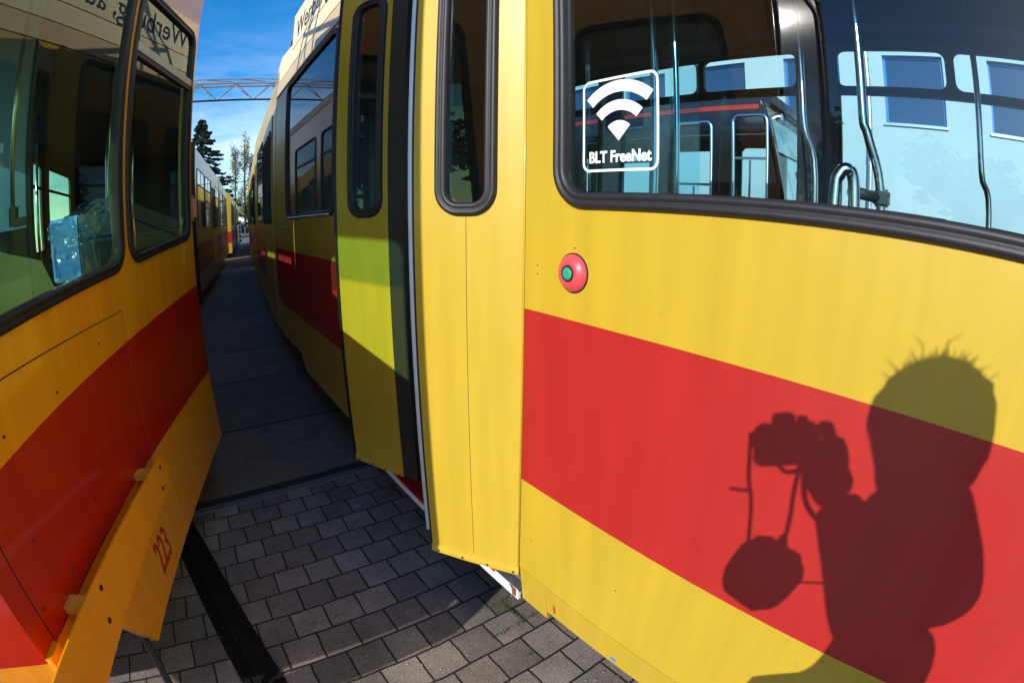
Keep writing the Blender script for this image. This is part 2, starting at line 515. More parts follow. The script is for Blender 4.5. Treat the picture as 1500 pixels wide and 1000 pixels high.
# ================================================================== SETTING
def paver_mat():
    m = bpy.data.materials.new('grey_pavers'); m.use_nodes = True
    n = m.node_tree.nodes; l = m.node_tree.links.new; p = n['Principled BSDF']
    g = n.new('ShaderNodeNewGeometry')
    wv = n.new('ShaderNodeTexNoise'); wv.inputs['Scale'].default_value = 9; wv.inputs['Detail'].default_value = 4
    l(g.outputs['Position'], wv.inputs['Vector'])
    sb = n.new('ShaderNodeVectorMath'); sb.operation = 'SUBTRACT'; sb.inputs[1].default_value = (.5, .5, .5)
    l(wv.outputs['Color'], sb.inputs[0])
    sc = n.new('ShaderNodeVectorMath'); sc.operation = 'SCALE'; sc.inputs['Scale'].default_value = 0.014
    l(sb.outputs[0], sc.inputs[0])
    ad = n.new('ShaderNodeVectorMath'); l(g.outputs['Position'], ad.inputs[0]); l(sc.outputs[0], ad.inputs[1])
    mpp = n.new('ShaderNodeMapping'); mpp.vector_type = 'POINT'
    mpp.inputs['Location'].default_value = (-0.008 + 15.5, -1.157 + 15.0, 0)
    mpp.inputs['Rotation'].default_value = (0, 0, R(0.8))
    l(ad.outputs[0], mpp.inputs[0])
    br = n.new('ShaderNodeTexBrick')
    br.offset = 0.5; br.offset_frequency = 2
    br.inputs['Color1'].default_value = (0.138, 0.117, 0.102, 1)
    br.inputs['Color2'].default_value = (0.272, 0.230, 0.197, 1)
    br.inputs['Mortar'].default_value = (0.012, 0.012, 0.010, 1)
    br.inputs['Scale'].default_value = 1.0
    br.inputs['Mortar Size'].default_value = 0.0048
    br.inputs['Mortar Smooth'].default_value = 0.3
    br.inputs['Brick Width'].default_value = 0.155
    br.inputs['Row Height'].default_value = 0.148
    l(mpp.outputs[0], br.inputs['Vector'])
    sp_ = n.new('ShaderNodeTexVoronoi'); sp_.inputs['Scale'].default_value = 420
    l(g.outputs['Position'], sp_.inputs['Vector'])
    r = n.new('ShaderNodeMapRange'); r.inputs[1].default_value = 0.0; r.inputs[2].default_value = 0.9; r.inputs[3].default_value = 0.45; r.inputs[4].default_value = 1.75
    l(sp_.outputs['Color'], r.inputs[0])
    st = n.new('ShaderNodeTexNoise'); st.inputs['Scale'].default_value = 3.0; st.inputs['Detail'].default_value = 10; st.inputs['Roughness'].default_value = 0.7
    l(g.outputs['Position'], st.inputs['Vector'])
    r2 = n.new('ShaderNodeMapRange'); r2.inputs[1].default_value = 0.3; r2.inputs[2].default_value = 0.7; r2.inputs[3].default_value = 0.60; r2.inputs[4].default_value = 1.28
    l(st.outputs['Fac'], r2.inputs[0])
    mu = n.new('ShaderNodeMath'); mu.operation = 'MULTIPLY'; l(r.outputs[0], mu.inputs[0]); l(r2.outputs[0], mu.inputs[1])
    x = n.new('ShaderNodeMixRGB'); x.blend_type = 'MULTIPLY'; x.inputs[0].default_value = 1
    l(br.outputs['Color'], x.inputs[1]); l(mu.outputs[0], x.inputs[2])
    l(x.outputs[0], p.inputs['Base Color'])
    p.inputs['Roughness'].default_value = 0.8
    b = n.new('ShaderNodeBump'); b.inputs['Strength'].default_value = 0.9; b.inputs['Distance'].default_value = 0.006; b.invert = True
    l(br.outputs['Fac'], b.inputs['Height'])
    b2 = n.new('ShaderNodeBump'); b2.inputs['Strength'].default_value = 0.55; b2.inputs['Distance'].default_value = 0.002
    l(sp_.outputs['Distance'], b2.inputs['Height']); l(b.outputs[0], b2.inputs['Normal'])
    l(b2.outputs[0], p.inputs['Normal'])
    return m
def slab_mat():
    m = bpy.data.materials.new('concrete_slabs'); m.use_nodes = True
    n = m.node_tree.nodes; l = m.node_tree.links.new; p = n['Principled BSDF']
    g = n.new('ShaderNodeNewGeometry')
    mpp = n.new('ShaderNodeMapping'); mpp.inputs['Location'].default_value = (50.4, 0.05, 0); mpp.inputs['Rotation'].default_value = (0, 0, R(2.5))
    l(g.outputs['Position'], mpp.inputs[0])
    br = n.new('ShaderNodeTexBrick'); br.offset = 0.0
    br.inputs['Color1'].default_value = (0.165, 0.118, 0.085, 1); br.inputs['Color2'].default_value = (0.20, 0.145, 0.105, 1)
    br.inputs['Mortar'].default_value = (0.012, 0.012, 0.012, 1); br.inputs['Scale'].default_value = 1
    br.inputs['Mortar Size'].default_value = 0.012; br.inputs['Brick Width'].default_value = 60.0; br.inputs['Row Height'].default_value = 1.22
    l(mpp.outputs[0], br.inputs['Vector'])
    st = n.new('ShaderNodeTexNoise'); st.inputs['Scale'].default_value = 4.0; st.inputs['Detail'].default_value = 12; st.inputs['Roughness'].default_value = 0.75
    l(g.outputs['Position'], st.inputs['Vector'])
    r2 = n.new('ShaderNodeMapRange'); r2.inputs[1].default_value = 0.3; r2.inputs[2].default_value = 0.7; r2.inputs[3].default_value = 0.7; r2.inputs[4].default_value = 1.25
    l(st.outputs['Fac'], r2.inputs[0])
    x = n.new('ShaderNodeMixRGB'); x.blend_type = 'MULTIPLY'; x.inputs[0].default_value = 1
    l(br.outputs['Color'], x.inputs[1]); l(r2.outputs[0], x.inputs[2]); l(x.outputs[0], p.inputs['Base Color'])
    p.inputs['Roughness'].default_value = 0.85
    b = n.new('ShaderNodeBump'); b.inputs['Strength'].default_value = 0.4; b.inputs['Distance'].default_value = 0.004
    st2 = n.new('ShaderNodeTexNoise'); st2.inputs['Scale'].default_value = 150; st2.inputs['Detail'].default_value = 6
    l(g.outputs['Position'], st2.inputs['Vector'])
    l(st2.outputs['Fac'], b.inputs['Height']); l(b.outputs[0], p.inputs['Normal'])
    return m
def sheet(name, pts, z, m, kind='structure'):
    bm = bmesh.new(); bm.faces.new([bm.verts.new((x, y, z)) for x, y in pts])
    o = mesh_obj(name, bm, m)
    # top face must look up
    if o.data.polygons[0].normal.z < 0: o.data.flip_normals()
    return struct(o, kind)
mGround = mat('ground_asphalt', (0.07, 0.068, 0.065), 0.9, noise_amt=0.3, noise_scale=2, bump=0.3)
sheet('ground', [(-400, -400), (400, -400), (400, 400), (-400, 400)], -0.016, mGround)
sheet('paving', [(-9, -9), (16, -9), (16, 2.53), (-9, 2.53)], -0.004, paver_mat())
sheet('concrete_path', [(-9, 2.66), (12, 2.66), (18, 75), (-3, 75)], -0.002, slab_mat())
mKerb = mat('kerb_concrete', (0.13, 0.13, 0.135), 0.85, noise_amt=0.25, noise_scale=25, bump=0.4)
bm = bmesh.new(); box(bm, (3.5, 2.555, -0.05), (25, 0.055, 0.104)); struct(mesh_obj('kerb_strip', bm, mKerb))
mMoss = mat('mossy_gravel', (0.035, 0.036, 0.028), 0.95, noise_amt=0.5, noise_scale=60, bump=0.9, bump_scale=150)
bm = bmesh.new(); box(bm, (3.5, 2.622, -0.055), (25, 0.078, 0.100)); struct(mesh_obj('gravel_strip', bm, mMoss))

# grooved tram rails sunk in the paving
def rail(name, pts, label=None):
    pts = smooth_path([Vector((x, y, 0)) for x, y in pts], 8)
    prof = [(-0.080, 0.001), (-0.045, 0.001), (-0.043, 0.004), (0.012, 0.005), (0.016, -0.002), (0.046, -0.002), (0.050, 0.003), (0.066, 0.003), (0.068, 0.001), (0.080, 0.001), (0.085, -0.1), (-0.085, -0.1)]
    bm = bmesh.new(); rings = []
    for i, p in enumerate(pts):
        d = (pts[min(i + 1, len(pts) - 1)] - pts[max(i - 1, 0)]).normalized(); s = Vector((d.y, -d.x, 0))
        rings.append([bm.verts.new(p + s * a + Vector((0, 0, b))) for a, b in prof])
    for a, b in zip(rings, rings[1:]):
        for k in range(len(prof)):
            bm.faces.new((a[k], a[(k + 1) % len(prof)], b[(k + 1) % len(prof)], b[k]))
    o = mesh_obj(name, bm, mRail)
    return struct(o)
mRail = mat('rail_steel', (0.010, 0.009, 0.009), 0.75, metal=0.0, spec=.15, noise_amt=0.5, noise_scale=45, bump=0.5, bump_scale=90)
A = [(-0.66, 3.6), (-0.50, 2.8), (-0.365, 2.28), (-0.262, 1.76), (-0.175, 1.24), (-0.08, 0.6), (0.08, -0.6), (0.33, -2.0), (0.8, -4.0)]
rail('rail', A)
rail('rail', [(x - 1.0, y - 0.12) for x, y in A])
for x0 in (-0.69, -1.69):
    rail('rail', [(x0, 2.5), (x0 + .05, 6), (x0 + 0.25, 12), (x0 + 1.4, 22), (x0 + 3.2, 38), (x0 + 5.4, 60)])
for x0 in (1.42, 2.42):
    rail('rail', [(x0, -8), (x0, 2), (x0 + .1, 6), (x0 + 0.7, 13), (x0 + 1.9, 24), (x0 + 3.5, 38), (x0 + 6, 60)])
for x0 in (5.9, 6.9):
    rail('rail', [(x0, -8), (x0, 2), (x0 + .1, 10), (x0 + 1.5, 30)])

# grass sprouting from the joints
bm = bmesh.new()
for i in range(420):
    if i % 2: x, y = random.gauss(0.862, 0.004) , random.uniform(1.0, 1.155)
    else: x, y = random.uniform(0.70, 0.95), random.gauss(1.006 if random.random() < .5 else 1.156, 0.004)
    h = random.uniform(0.002, 0.007); a = random.uniform(0, 6.28); dx, dy = math.cos(a) * .0025, math.sin(a) * .0025
    b = Vector((x, y, -0.004)); t = b + Vector((random.gauss(0, .006), random.gauss(0, .006), h))
    bm.faces.new([bm.verts.new(b + Vector((dx, dy, 0))), bm.verts.new(b - Vector((dx, dy, 0))), bm.verts.new(t)])
mGrass = mat('grass_green', (0.05, 0.11, 0.02), 0.7, noise_amt=0.4, noise_scale=80)
struct(mesh_obj('grass', bm, mGrass), 'stuff')
# moss in the joints
bm = bmesh.new()
for i in range(900):
    k = random.randint(-3, 7); row = random.randint(-5, 3)
    yj = 1.157 + .148 * row; x = random.uniform(-.6, 1.0)
    if noise.noise(Vector((x * 3.1, yj * 3.1, 4))) < .12: continue
    bmesh.ops.create_icosphere(bm, subdivisions=1, radius=random.uniform(.0015, .0035), matrix=Matrix.Translation((x, yj + .014 * x * -1 + random.gauss(0, .0015), -.004)))
struct(mesh_obj('moss', bm, mMoss), 'stuff')
# crumbs and leaves on the paving
bm = bmesh.new()
for i in range(260):
    x, y = random.uniform(-0.3, 1.0), random.uniform(0.5, 4.5)
    r = random.uniform(0.0012, 0.0035); rr = bmesh.ops.create_icosphere(bm, subdivisions=1, radius=r)
    bmesh.ops.translate(bm, vec=(x, y, 0.0), verts=rr['verts'])
mGrit = mat('pale_grit', (0.45, 0.43, 0.40), 0.8, noise_amt=0.4)
struct(mesh_obj('grit', bm, mGrit), 'stuff')

# ================================================================== RIGHT TRAM
WX = 0.82; FX = 3.02
Z = lambda z: H0 + z
RT = thing('articulated_tram', 'yellow tram with white wireless sticker on its large window and folding doors half open', 'tram', (1.92, 0, 0), 'articulated yellow trams in the yard')
wr = Wall((WX, 0), (WX, 1), flip=True)          # u = y, outward = -x
# wall panels: main (near), above door, rear bay
WIN = lambda a, b: rect(a, b, Z(0.015), Z(1.20))
def skirt_bevel(name, y0, y1, zb, zt, m, parent, tuck=0.018):
    bm = bmesh.new()
    pr = [(0, zt), (tuck, zb), (tuck + .012, zb), (0.012, zt)]
    a = [bm.verts.new((WX + p[0], y0, p[1])) for p in pr]; b = [bm.verts.new((WX + p[0], y1, p[1])) for p in pr]
    for k in range(4): bm.faces.new((a[k], a[(k + 1) % 4], b[(k + 1) % 4], b[k]))
    bm.faces.new(a); bm.faces.new(b[::-1])
    return mesh_obj(name, bm, m, parent)
main_wins = [(-0.60, 0.872), (-2.33, -0.86)]
plate('side_panel', wr, rect(-3.2, 0.987, Z(-1.19), Z(1.50)), [rpoly(WIN(a, b), 0.10, 0.02, 8)[::-1] for a, b in main_wins], 0.03, mR, RT)
skirt_bevel('skirt', -3.2, 0.845, Z(-1.335), Z(-1.192), mR, RT)
skirt_bevel('skirt', 0.845, 0.985, Z(-1.372), Z(-1.192), mR, RT)
plate('door_header', wr, rect(0.990, 2.458, Z(1.16), Z(1.50)), [], 0.03, mR, RT)
rear_out = [(2.462, Z(-1.27)), (3.86, Z(-1.27)), (4.02, Z(-1.14)), (4.76, Z(-1.14)), (4.76, Z(1.50)), (2.462, Z(1.50))]
plate('side_panel', wr, rear_out, [rpoly(WIN(2.70, 4.20), 0.10, 0.02, 8)[::-1]], 0.03, mR, RT)
def window(W, cs, r, parent, gm, name='window', frame=mRub, inset=0.03, prof=None, lean=0.0):
    g = gasket(name, W, cs, r, frame, parent, prof)
    return g, pane('glass', W, cs, r, gm, g, inset, -0.006 - abs(lean) * .3, lean)
w_main = None
for a, b in main_wins + [(2.70, 4.20)]:
    g, p = window(wr, WIN(a, b), 0.10, RT, mGlass if a < 2 else glass('rear_glass', (0.55, 0.75, 0.80), 2.3, wav=0.02))
    if w_main is None: w_main = g
# bright lower trim of the rear window
tubeobj('trim', [wr.at(2.80, Z(0.022), .016), wr.at(4.10, Z(0.022), .016)], 0.009, mAlu, RT)
# wireless sticker (flat film on the pane)
STK = (0.566, 0.784, Z(0.101), Z(0.324))
def sticker(parent):
    y0, y1, z0, z1 = STK
    bm = bmesh.new()
    o = rpoly(rect(y0, y1, z0, z1), 0.022, 0, 8); i_ = rpoly(rect(y0, y1, z0, z1), 0.022, 0.006, 8)
    plate_bm(bm, wr, o, [i_[::-1]], 0.0006, -0.0052)
    cy, cz = (y0 + y1) / 2 - 0.0, z0 + 0.070
    def arc(ra, rb, half=44):
        n = 18
        ot = [(cy + rb * math.sin(R(t)), cz + rb * math.cos(R(t))) for t in [half - 2 * half * k / n for k in range(n + 1)]]
        if ra > 0: it = [(cy + ra * math.sin(R(t)), cz + ra * math.cos(R(t))) for t in [-half + 2 * half * k / n for k in range(n + 1)]]
        else: it = [(cy, cz)]
        plate_bm(bm, wr, (ot + it)[::-1], [], 0.0006, -0.0052)
    arc(0, 0.047, 43); arc(0.071, 0.096, 44); arc(0.115, 0.143, 42)
    return mesh_obj('sticker', bm, mWhite, parent)
stk = sticker(w_main)
text_on('lettering', wr, 'BLT FreeNet', STK[1] - 0.020, STK[2] + 0.022, 0.037, mWhite, stk, w0=-0.0054, bold=0.0012, reverse=True, xs=0.90, depth=0.0003)
# dirt specks / pin holes, red mark, blue dot on the skirt
screws('pin_hole', wr, [(y, Z(z)) for y, z in ((0.80, -0.082), (0.935, -0.137), (0.935, -0.160), (0.93, -1.03), (0.56, -0.99))], 0.0022, mSeam, RT, -0.0012)
plate('paint_mark', wr, [(0.798, Z(-1.30)), (0.804, Z(-1.30)), (0.810, Z(-1.262)), (0.804, Z(-1.262))], [], 0.001, mRedP, RT, 0.0005 - 0.008)
plate('paint_mark', wr, rpoly(rect(0.512, 0.535, Z(-1.315), Z(-1.303)), 0.006, 0), [], 0.001, mat('blue_paint', (0.02, 0.25, 0.75), 0.5), RT, 0.0 - 0.012)
# door buttons
def button(W, u, v, parent):
    lathe_on('button_base', W, u, v, [(0.0500, 0.0), (0.0495, 0.0022), (0.046, 0.0028)], mSeam, parent)
    b = lathe_on('door_button', W, u, v, [(0.047, 0.0), (0.046, 0.006), (0.041, 0.013), (0.030, 0.019), (0.0215, 0.022), (0.0205, 0.019)], mPink, parent)
    lathe_on('button_rim', W, u, v, [(0.0205, 0.017), (0.0200, 0.023), (0.0165, 0.024), (0.0160, 0.020)], mSeam, b)
    lathe_on('button_cap', W, u, v, [(0.0160, 0.019), (0.0158, 0.023), (0.012, 0.0245), (0.004, 0.025)], mGreen, b)
    return b
button(wr, 0.802, Z(-0.1435), RT)
button(wr, 2.65, Z(-0.15), RT)
# ---- folding door leaves
def leaf(p_hinge, p_apex, L0, win, parent, outer=True, flipn=False, seam=None):
    W = Wall(p_hinge, p_apex, flip=flipn)
    Ln = L0 or W.len
    zb, zt = Z(-1.215), Z(1.14)
    cs = rect(win[0], win[1], Z(-0.006), Z(1.02))
    d = plate('door_leaf', W, rect(0, Ln, zb, zt), [rpoly(cs, 0.075, 0.018, 8)[::-1]], 0.028, mDoor, parent)
    g = gasket('door_window', W, cs, 0.075, mRub, d)
    pane('glass', W, cs, 0.075, mGlass, g, 0.03)
    # kick rail with screws
    bm = bmesh.new()
    pr = [(0.0, zb + 0.018), (0.006, zb + 0.014), (0.010, zb - 0.004), (0.010, zb - 0.018), (0.0, zb - 0.018)]
    a = [bm.verts.new(W.at(0.0, v, w_)) for w_, v in pr]; b = [bm.verts.new(W.at(Ln, v, w_)) for w_, v in pr]
    for k in range(5): bm.faces.new((a[k], a[(k + 1) % 5], b[(k + 1) % 5], b[k]))
    bm.faces.new(a); bm.faces.new(b[::-1])
    kr = mesh_obj('kick_rail', bm, mDoor, d)
    screws('screw', W, [(0.02 + (Ln - 0.05) * k / 3, zb - 0.008) for k in range(4)], 0.0052, mDark, kr, 0.010)
    if seam is not None:
        boxu = plate('panel_seam', W, rect(seam - .0007, seam + .0007, zb + .02, Z(-0.012)), [], .001, mSeam, d, 0.0006)
    return W, d
HR, AR, ER = (0.822, 0.990), (0.641, 1.297), (0.840, 1.585)      # right pair: hinge, fold, leading edge
HL, AL, EL = (0.822, 2.455), (0.658, 2.152), (0.795, 1.853)      # left pair
W2, d2 = leaf(HR, AR, None, (0.086, 0.279), RT, flipn=True, seam=0.18)
W2.n  # outward towards the open yard
# leading leaf of the right pair and hinge leaf of the left pair (seen from the passage side)
W2b, d2b = leaf(ER, (AR[0] + 0.012, AR[1] + 0.018), None, (0.08, 0.27), RT, flipn=False)
W1, d1 = leaf(EL, AL, None, (0.035, 0.243), RT, flipn=True)
W1b, d1b = leaf((HL[0], HL[1]), (AL[0] + .012, AL[1] + 0.022), None, (0.05, 0.25), RT, flipn=False)
# rubber lips and hinge profiles
v = Wall(EL, (0.832, 1.770), flip=False)
plate('rubber_lip', v, rect(0.004, v.len, Z(-1.23), Z(1.14)), [], 0.022, mDoorRub, d1, 0.008)
v = Wall(ER, (0.835, 1.64), flip=False)
plate('rubber_lip', v, rect(0.004, v.len, Z(-1.23), Z(1.14)), [], 0.022, mDoorRub, d2b, 0.008)
tubeobj('hinge_profile', [(AR[0] - 0.001, AR[1] + 0.018, Z(-1.14)), (AR[0] - 0.001, AR[1] + 0.018, Z(1.14))], 0.0100, mWhiteP, d2)
tubeobj('hinge_rubber', [(AR[0] + 0.003, AR[1] + 0.006, Z(-1.235)), (AR[0] + 0.003, AR[1] + 0.006, Z(1.14))], 0.0065, mRub, d2)
tubeobj('hinge_rubber', [(AL[0] - 0.002, AL[1] + 0.008, Z(-1.235)), (AL[0] - 0.002, AL[1] + 0.008, Z(1.14))], 0.010, mRub, d1)
tubeobj('hinge_rubber', [(HR[0] - .002, HR[1] + .002, Z(-1.23)), (HR[0] - .002, HR[1] + .002, Z(1.14))], 0.004, mDoor, d2)
# ---- steps
bm = bmesh.new()
box(bm, (WX + 0.17, 1.722, Z(-1.325)), (0.34, 1.466, 0.016)); box(bm, (WX + 0.50, 1.722, Z(-1.00)), (0.32, 1.466, 0.02)); box(bm, (WX + .335, 1.722, Z(-1.16)), (0.01, 1.466, 0.31))
box(bm, (WX + .655, 1.722, Z(-0.82)), (0.01, 1.466, 0.34))
stp = mesh_obj('step', bm, mFloor, RT)
bm = bmesh.new(); box(bm, (WX + 0.004, 1.722, Z(-1.348)), (0.012, 1.466, 0.050)); mesh_obj('step_skirt', bm, mWhiteP, stp)
bm = bmesh.new(); box(bm, (WX + 0.045, 1.795, Z(-1.3145)), (0.07, 1.32, 0.004)); box(bm, (WX + 0.0, 1.795, Z(-1.322)), (0.012, 1.32, 0.016)); mesh_obj('step_nosing', bm, mRedP, stp)
bm = bmesh.new(); box(bm, (WX + 0.045, 1.062, Z(-1.300)), (0.030, 0.140, 0.018), 0.0); bmesh.ops.bevel(bm, geom=bm.edges[:], offset=.004, segments=2, affect='EDGES'); mesh_obj('step_bracket', bm, mAluD, stp)
plate('rust_patch', wr, [(1.0, Z(-1.365)), (1.022, Z(-1.37)), (1.03, Z(-1.335)), (1.045, Z(-1.325)), (1.03, Z(-1.322)), (1.0, Z(-1.325))], [], .001, mRust, stp, 0.0035)
# door posts
boxobj('door_post', (WX + .045, 0.975, Z(-0.1)), (0.05, 0.022, 2.56), mDark, RT)
boxobj('door_post', (WX + .045, 2.475, Z(-0.1)), (0.05, 0.022, 2.50), mDark, RT)
# ---- far side of the car, floor, ceiling, roof
wf = Wall((FX, 0), (FX, 1), flip=False)
far_wins = [(-2.52, -1.05), (-0.79, 0.686), (0.946, 2.42), (2.64, 4.12)]
fw_holes = [rpoly(rect(a, b, Z(0.0), Z(1.18)), 0.07, 0, 8)[::-1] for a, b in far_wins]
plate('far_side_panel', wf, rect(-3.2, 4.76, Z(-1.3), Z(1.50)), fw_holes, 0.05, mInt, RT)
for a, b in far_wins:
    c_ = (a + b) / 2 + 0.0
    fr = plate('far_window', wf, rpoly(rect(a, b, Z(0.0), Z(1.18)), 0.07, 0.001, 8), [rect(a + .02, b - .02, Z(0.02), Z(0.875))[::-1], rpoly(rect(a + .012, c_ - .03, Z(0.93), Z(1.165)), 0.05, 0, 5)[::-1], rpoly(rect(c_ + .03, b - .012, Z(0.93), Z(1.165)), 0.05, 0, 5)[::-1]], 0.03, mDark, RT, -0.008)
    pane('glass', wf, rect(a, b, Z(0.0), Z(1.18)), 0.07, mGlassF, fr, 0.004, -0.02)
boxobj('floor', (1.93, 0.78, Z(-0.66)), (2.1, 7.9, 0.05), mFloor, RT) if False else None
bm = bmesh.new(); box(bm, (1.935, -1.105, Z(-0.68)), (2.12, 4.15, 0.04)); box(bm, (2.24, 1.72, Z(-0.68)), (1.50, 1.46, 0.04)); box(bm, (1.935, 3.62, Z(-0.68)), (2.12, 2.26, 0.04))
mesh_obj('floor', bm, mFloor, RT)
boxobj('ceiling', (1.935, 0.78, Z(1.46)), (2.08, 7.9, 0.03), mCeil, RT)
bm = bmesh.new()
for ys in (-3.19, 4.75):
    box(bm, (1.93, ys, Z(0.1)), (2.1, 0.02, 2.75))
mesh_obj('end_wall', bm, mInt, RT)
bm = bmesh.new()   # inner lining strip above and below windows
box(bm, (WX + .045, -1.1, Z(1.28)), (.02, 4.1, .14)); box(bm, (WX + .045, 3.62, Z(1.28)), (.02, 2.26, .14)); box(bm, (WX + .045, -1.1, Z(-0.33)), (.02, 4.1, .66)); box(bm, (WX + .045, 3.62, Z(-0.33)), (.02, 2.26, .66))
mesh_obj('inner_lining', bm, mInt, RT)
def roof(name, y0, y1, x0, x1, zt, parent, m=mRoofP):
    bm = bmesh.new(); n = 14; rings = []
    for y in (y0, y1):
        pr = [(x0, zt)]
        for k in range(n + 1):
            t = math.pi * k / n; pr.append(((x0 + x1) / 2 - (x1 - x0) / 2 * math.copysign(abs(math.cos(t)) ** .55, math.cos(t)), zt + 0.05 + 0.24 * math.sin(t) ** .8))
        pr.append((x1, zt)); rings.append([bm.verts.new((a, y, b)) for a, b in pr])
    a, b = rings
    for k in range(len(a)): bm.faces.new((a[k], a[(k + 1) % len(a)], b[(k + 1) % len(a)], b[k]))
    bm.faces.new(a); bm.faces.new(b[::-1])
    return mesh_obj(name, bm, m, parent, False)
roof('roof', -3.2, 4.76, WX, FX, Z(1.50), RT)
# advertising board on the roof edge
bd = plate('advert_board', wr, [(-3.0, Z(1.36)), (4.07, Z(1.36)), (4.07, Z(1.84)), (-3.0, Z(1.84))], [], 0.03, mCream, RT, 0.012)
text_on('lettering', wr, 'Werbung, au', 3.93, Z(1.56), 0.25, mText, bd, w0=0.0135, reverse=True, bold=0.001)
plate('fascia', wr, [(4.08, Z(1.36)), (4.62, Z(1.36)), (4.62, Z(1.50)), (4.56, Z(1.60)), (4.08, Z(1.56))], [], 0.03, mCream, RT, 0.010)
mFasc = mat('cream_fascia', (0.66, 0.50, 0.26), 0.4, coat=.2, noise_amt=.06, noise_scale=3, stretch=(5, 5, 1))
plate('fascia', wr, rect(-3.0, 4.72, Z(1.225), Z(1.353)), [], .012, mFasc, RT, 0.010)
boxobj('roof_vent', (WX + 0.12, 4.22, Z(1.60)), (0.22, 0.10, 0.13), mDark, RT)
boxobj('panel_seam', (WX - 0.0125, 0.5, Z(1.50)), (0.002, 7.1, 0.006), mSeam, RT)
# underframe
bm = bmesh.new(); box(bm, (1.98, -1.2, Z(-1.02)), (1.9, 3.9, 0.6)); box(bm, (2.35, 1.72, Z(-1.02)), (1.1, 1.5, 0.55)); box(bm, (1.98, 3.62, Z(-1.02)), (1.9, 2.2, 0.5))
mesh_obj('underframe', bm, mDark, RT)
def wheel(parent, x, y, r=0.33):
    bm = bmesh.new()
    rr = bmesh.ops.create_cone(bm, segments=28, radius1=r, radius2=r, depth=0.11, cap_ends=True)
    bmesh.ops.rotate(bm, verts=rr['verts'], cent=(0, 0, 0), matrix=Matrix.Rotation(R(90), 3, 'Y'))
    bmesh.ops.translate(bm, verts=rr['verts'], vec=(x, y, r + 0.004))
    return mesh_obj('wheel', bm, mDark, parent)
for y in (3.2, 4.3):
    wheel(RT, 1.42, y); wheel(RT, 2.42, y)
# handrails seen through the big window
def pole(pts, r, parent=RT, name='handrail'): return tubeobj(name, smooth_path(pts, 5), r, mSteel, parent)
def pt(az, el, d):
    a = R(az); return (math.sin(a) * d, math.cos(a) * d, H0 + math.tan(R(el)) * d)
pole([(1.66, 1.16, Z(1.33)), (1.66, 1.16, Z(-0.2)), (1.66, 1.16, Z(-0.66))], 0.017)
hz = Z(-0.05)
pole([(1.68, 1.06, Z(1.33)), (1.68, 1.062, Z(0.2)), (1.71, 1.075, Z(0.0)), (1.71, 1.075, Z(-.66))], 0.012)
pole([(1.70, 0.285, Z(1.33)), (1.70, 0.30, Z(.5)), (1.71, 0.285, Z(.36)), (1.74, 0.245, Z(.20)), (1.75, 0.235, Z(-0.05)), (1.75, 0.235, Z(-.66))], 0.0175)
pole([(2.55, -0.18, Z(1.45)), (2.55, -0.18, Z(.9)), (2.56, -.185, Z(.42)), (2.59, -.235, Z(.22)), (2.59, -.24, Z(-.66))], 0.017)
pole([(1.96, 0.60, Z(1.33)), (1.96, 0.605, Z(.62)), (1.965, 0.60, Z(.42)), (2.0, 0.565, Z(.22)), (2.0, 0.56, Z(-0.66))], 0.014)
# seat-back grab handle with clamp
pole([(1.62, 0.385, Z(-.25)), (1.62, 0.385, Z(.13)), (1.625, 0.37, Z(.205)), (1.635, 0.345, Z(.225)), (1.65, 0.325, Z(.19)), (1.655, 0.32, Z(0.0)), (1.655, 0.32, Z(-.25))], 0.022, name='grab_handle')
tubeobj('clamp', [(1.645, 0.335, Z(.155)), (1.75, 0.235, Z(.150))], 0.020, mDark, RT)
boxobj('clamp', (1.748, 0.238, Z(.152)), (.055, .055, .06), mDark, RT, rz=.4, bev=.008)
bm = bmesh.new(); box(bm, (2.59, -.24, Z(.03)), (.07, .09, .03)); mesh_obj('clamp', bm, mSteel, RT)
# seats below the sill
for (x, y) in ((1.35, 0.40), (1.35, -0.55), (2.6, 0.3), (2.6, -0.9), (2.6, 3.1), (1.35, 3.3)):
    bm = bmesh.new(); box(bm, (x, y, Z(-.24)), (.44, .42, .07)); box(bm, (x, y - .20, Z(-.16)), (.44, .05, .22)); box(bm, (x, y, Z(-.46)), (.1, .3, .38))
    bmesh.ops.bevel(bm, geom=bm.edges[:], offset=.012, segments=2, affect='EDGES')
    mesh_obj('seat', bm, mat('seat_shell', (0.03, 0.035, 0.05), .5) if 'seat_shell' not in MATS else MATS['seat_shell'], RT)
# lamp housing along the far side with three small prohibition signs
boxobj('lamp_housing', (2.845, 0.78, Z(1.33)), (.25, 7.9, .22), mCeil, RT)
wh = Wall((2.72, 0), (2.72, 1), flip=True)
mSignR = mat('dark_sign_red', (.10, .02, .02), .5); mSignB = mat('sign_black', (.004, .004, .004), .6)  # very dark red for rings and slashes
for k, y in enumerate((1.56, 1.43, 1.30)):
    n_ = 28; cz = Z(1.375)
    ring = lambda r: [(y + r * math.cos(2 * math.pi * i / n_), cz + r * math.sin(2 * math.pi * i / n_)) for i in range(n_)]
    sg = plate('prohibition_sign', wh, ring(.050), [ring(.041)[::-1]], .001, mSignR, RT, .0025)
    plate('slash', wh, [(y - .034, cz + .026), (y - .027, cz + .033), (y + .034, cz - .026), (y + .027, cz - .033)], [], .001, mSignR, sg, .0035)
    plate('symbol', wh, [rect(y - .022, y + .020, cz - .008, cz + .008), rect(y - .016, y + .016, cz - .02, cz + .014), rect(y - .008, y + .008, cz - .026, cz + .026)][k], [], .001, mSignB, sg, .0018)
# transparent draught screen by the door
wd = Wall((WX + .12, 0.93), (WX + .82, 0.93))
plate('draught_screen', wd, rpoly(rect(0, .7, Z(-.45), Z(.9)), .05, 0), [], .008, mGlassF, RT)
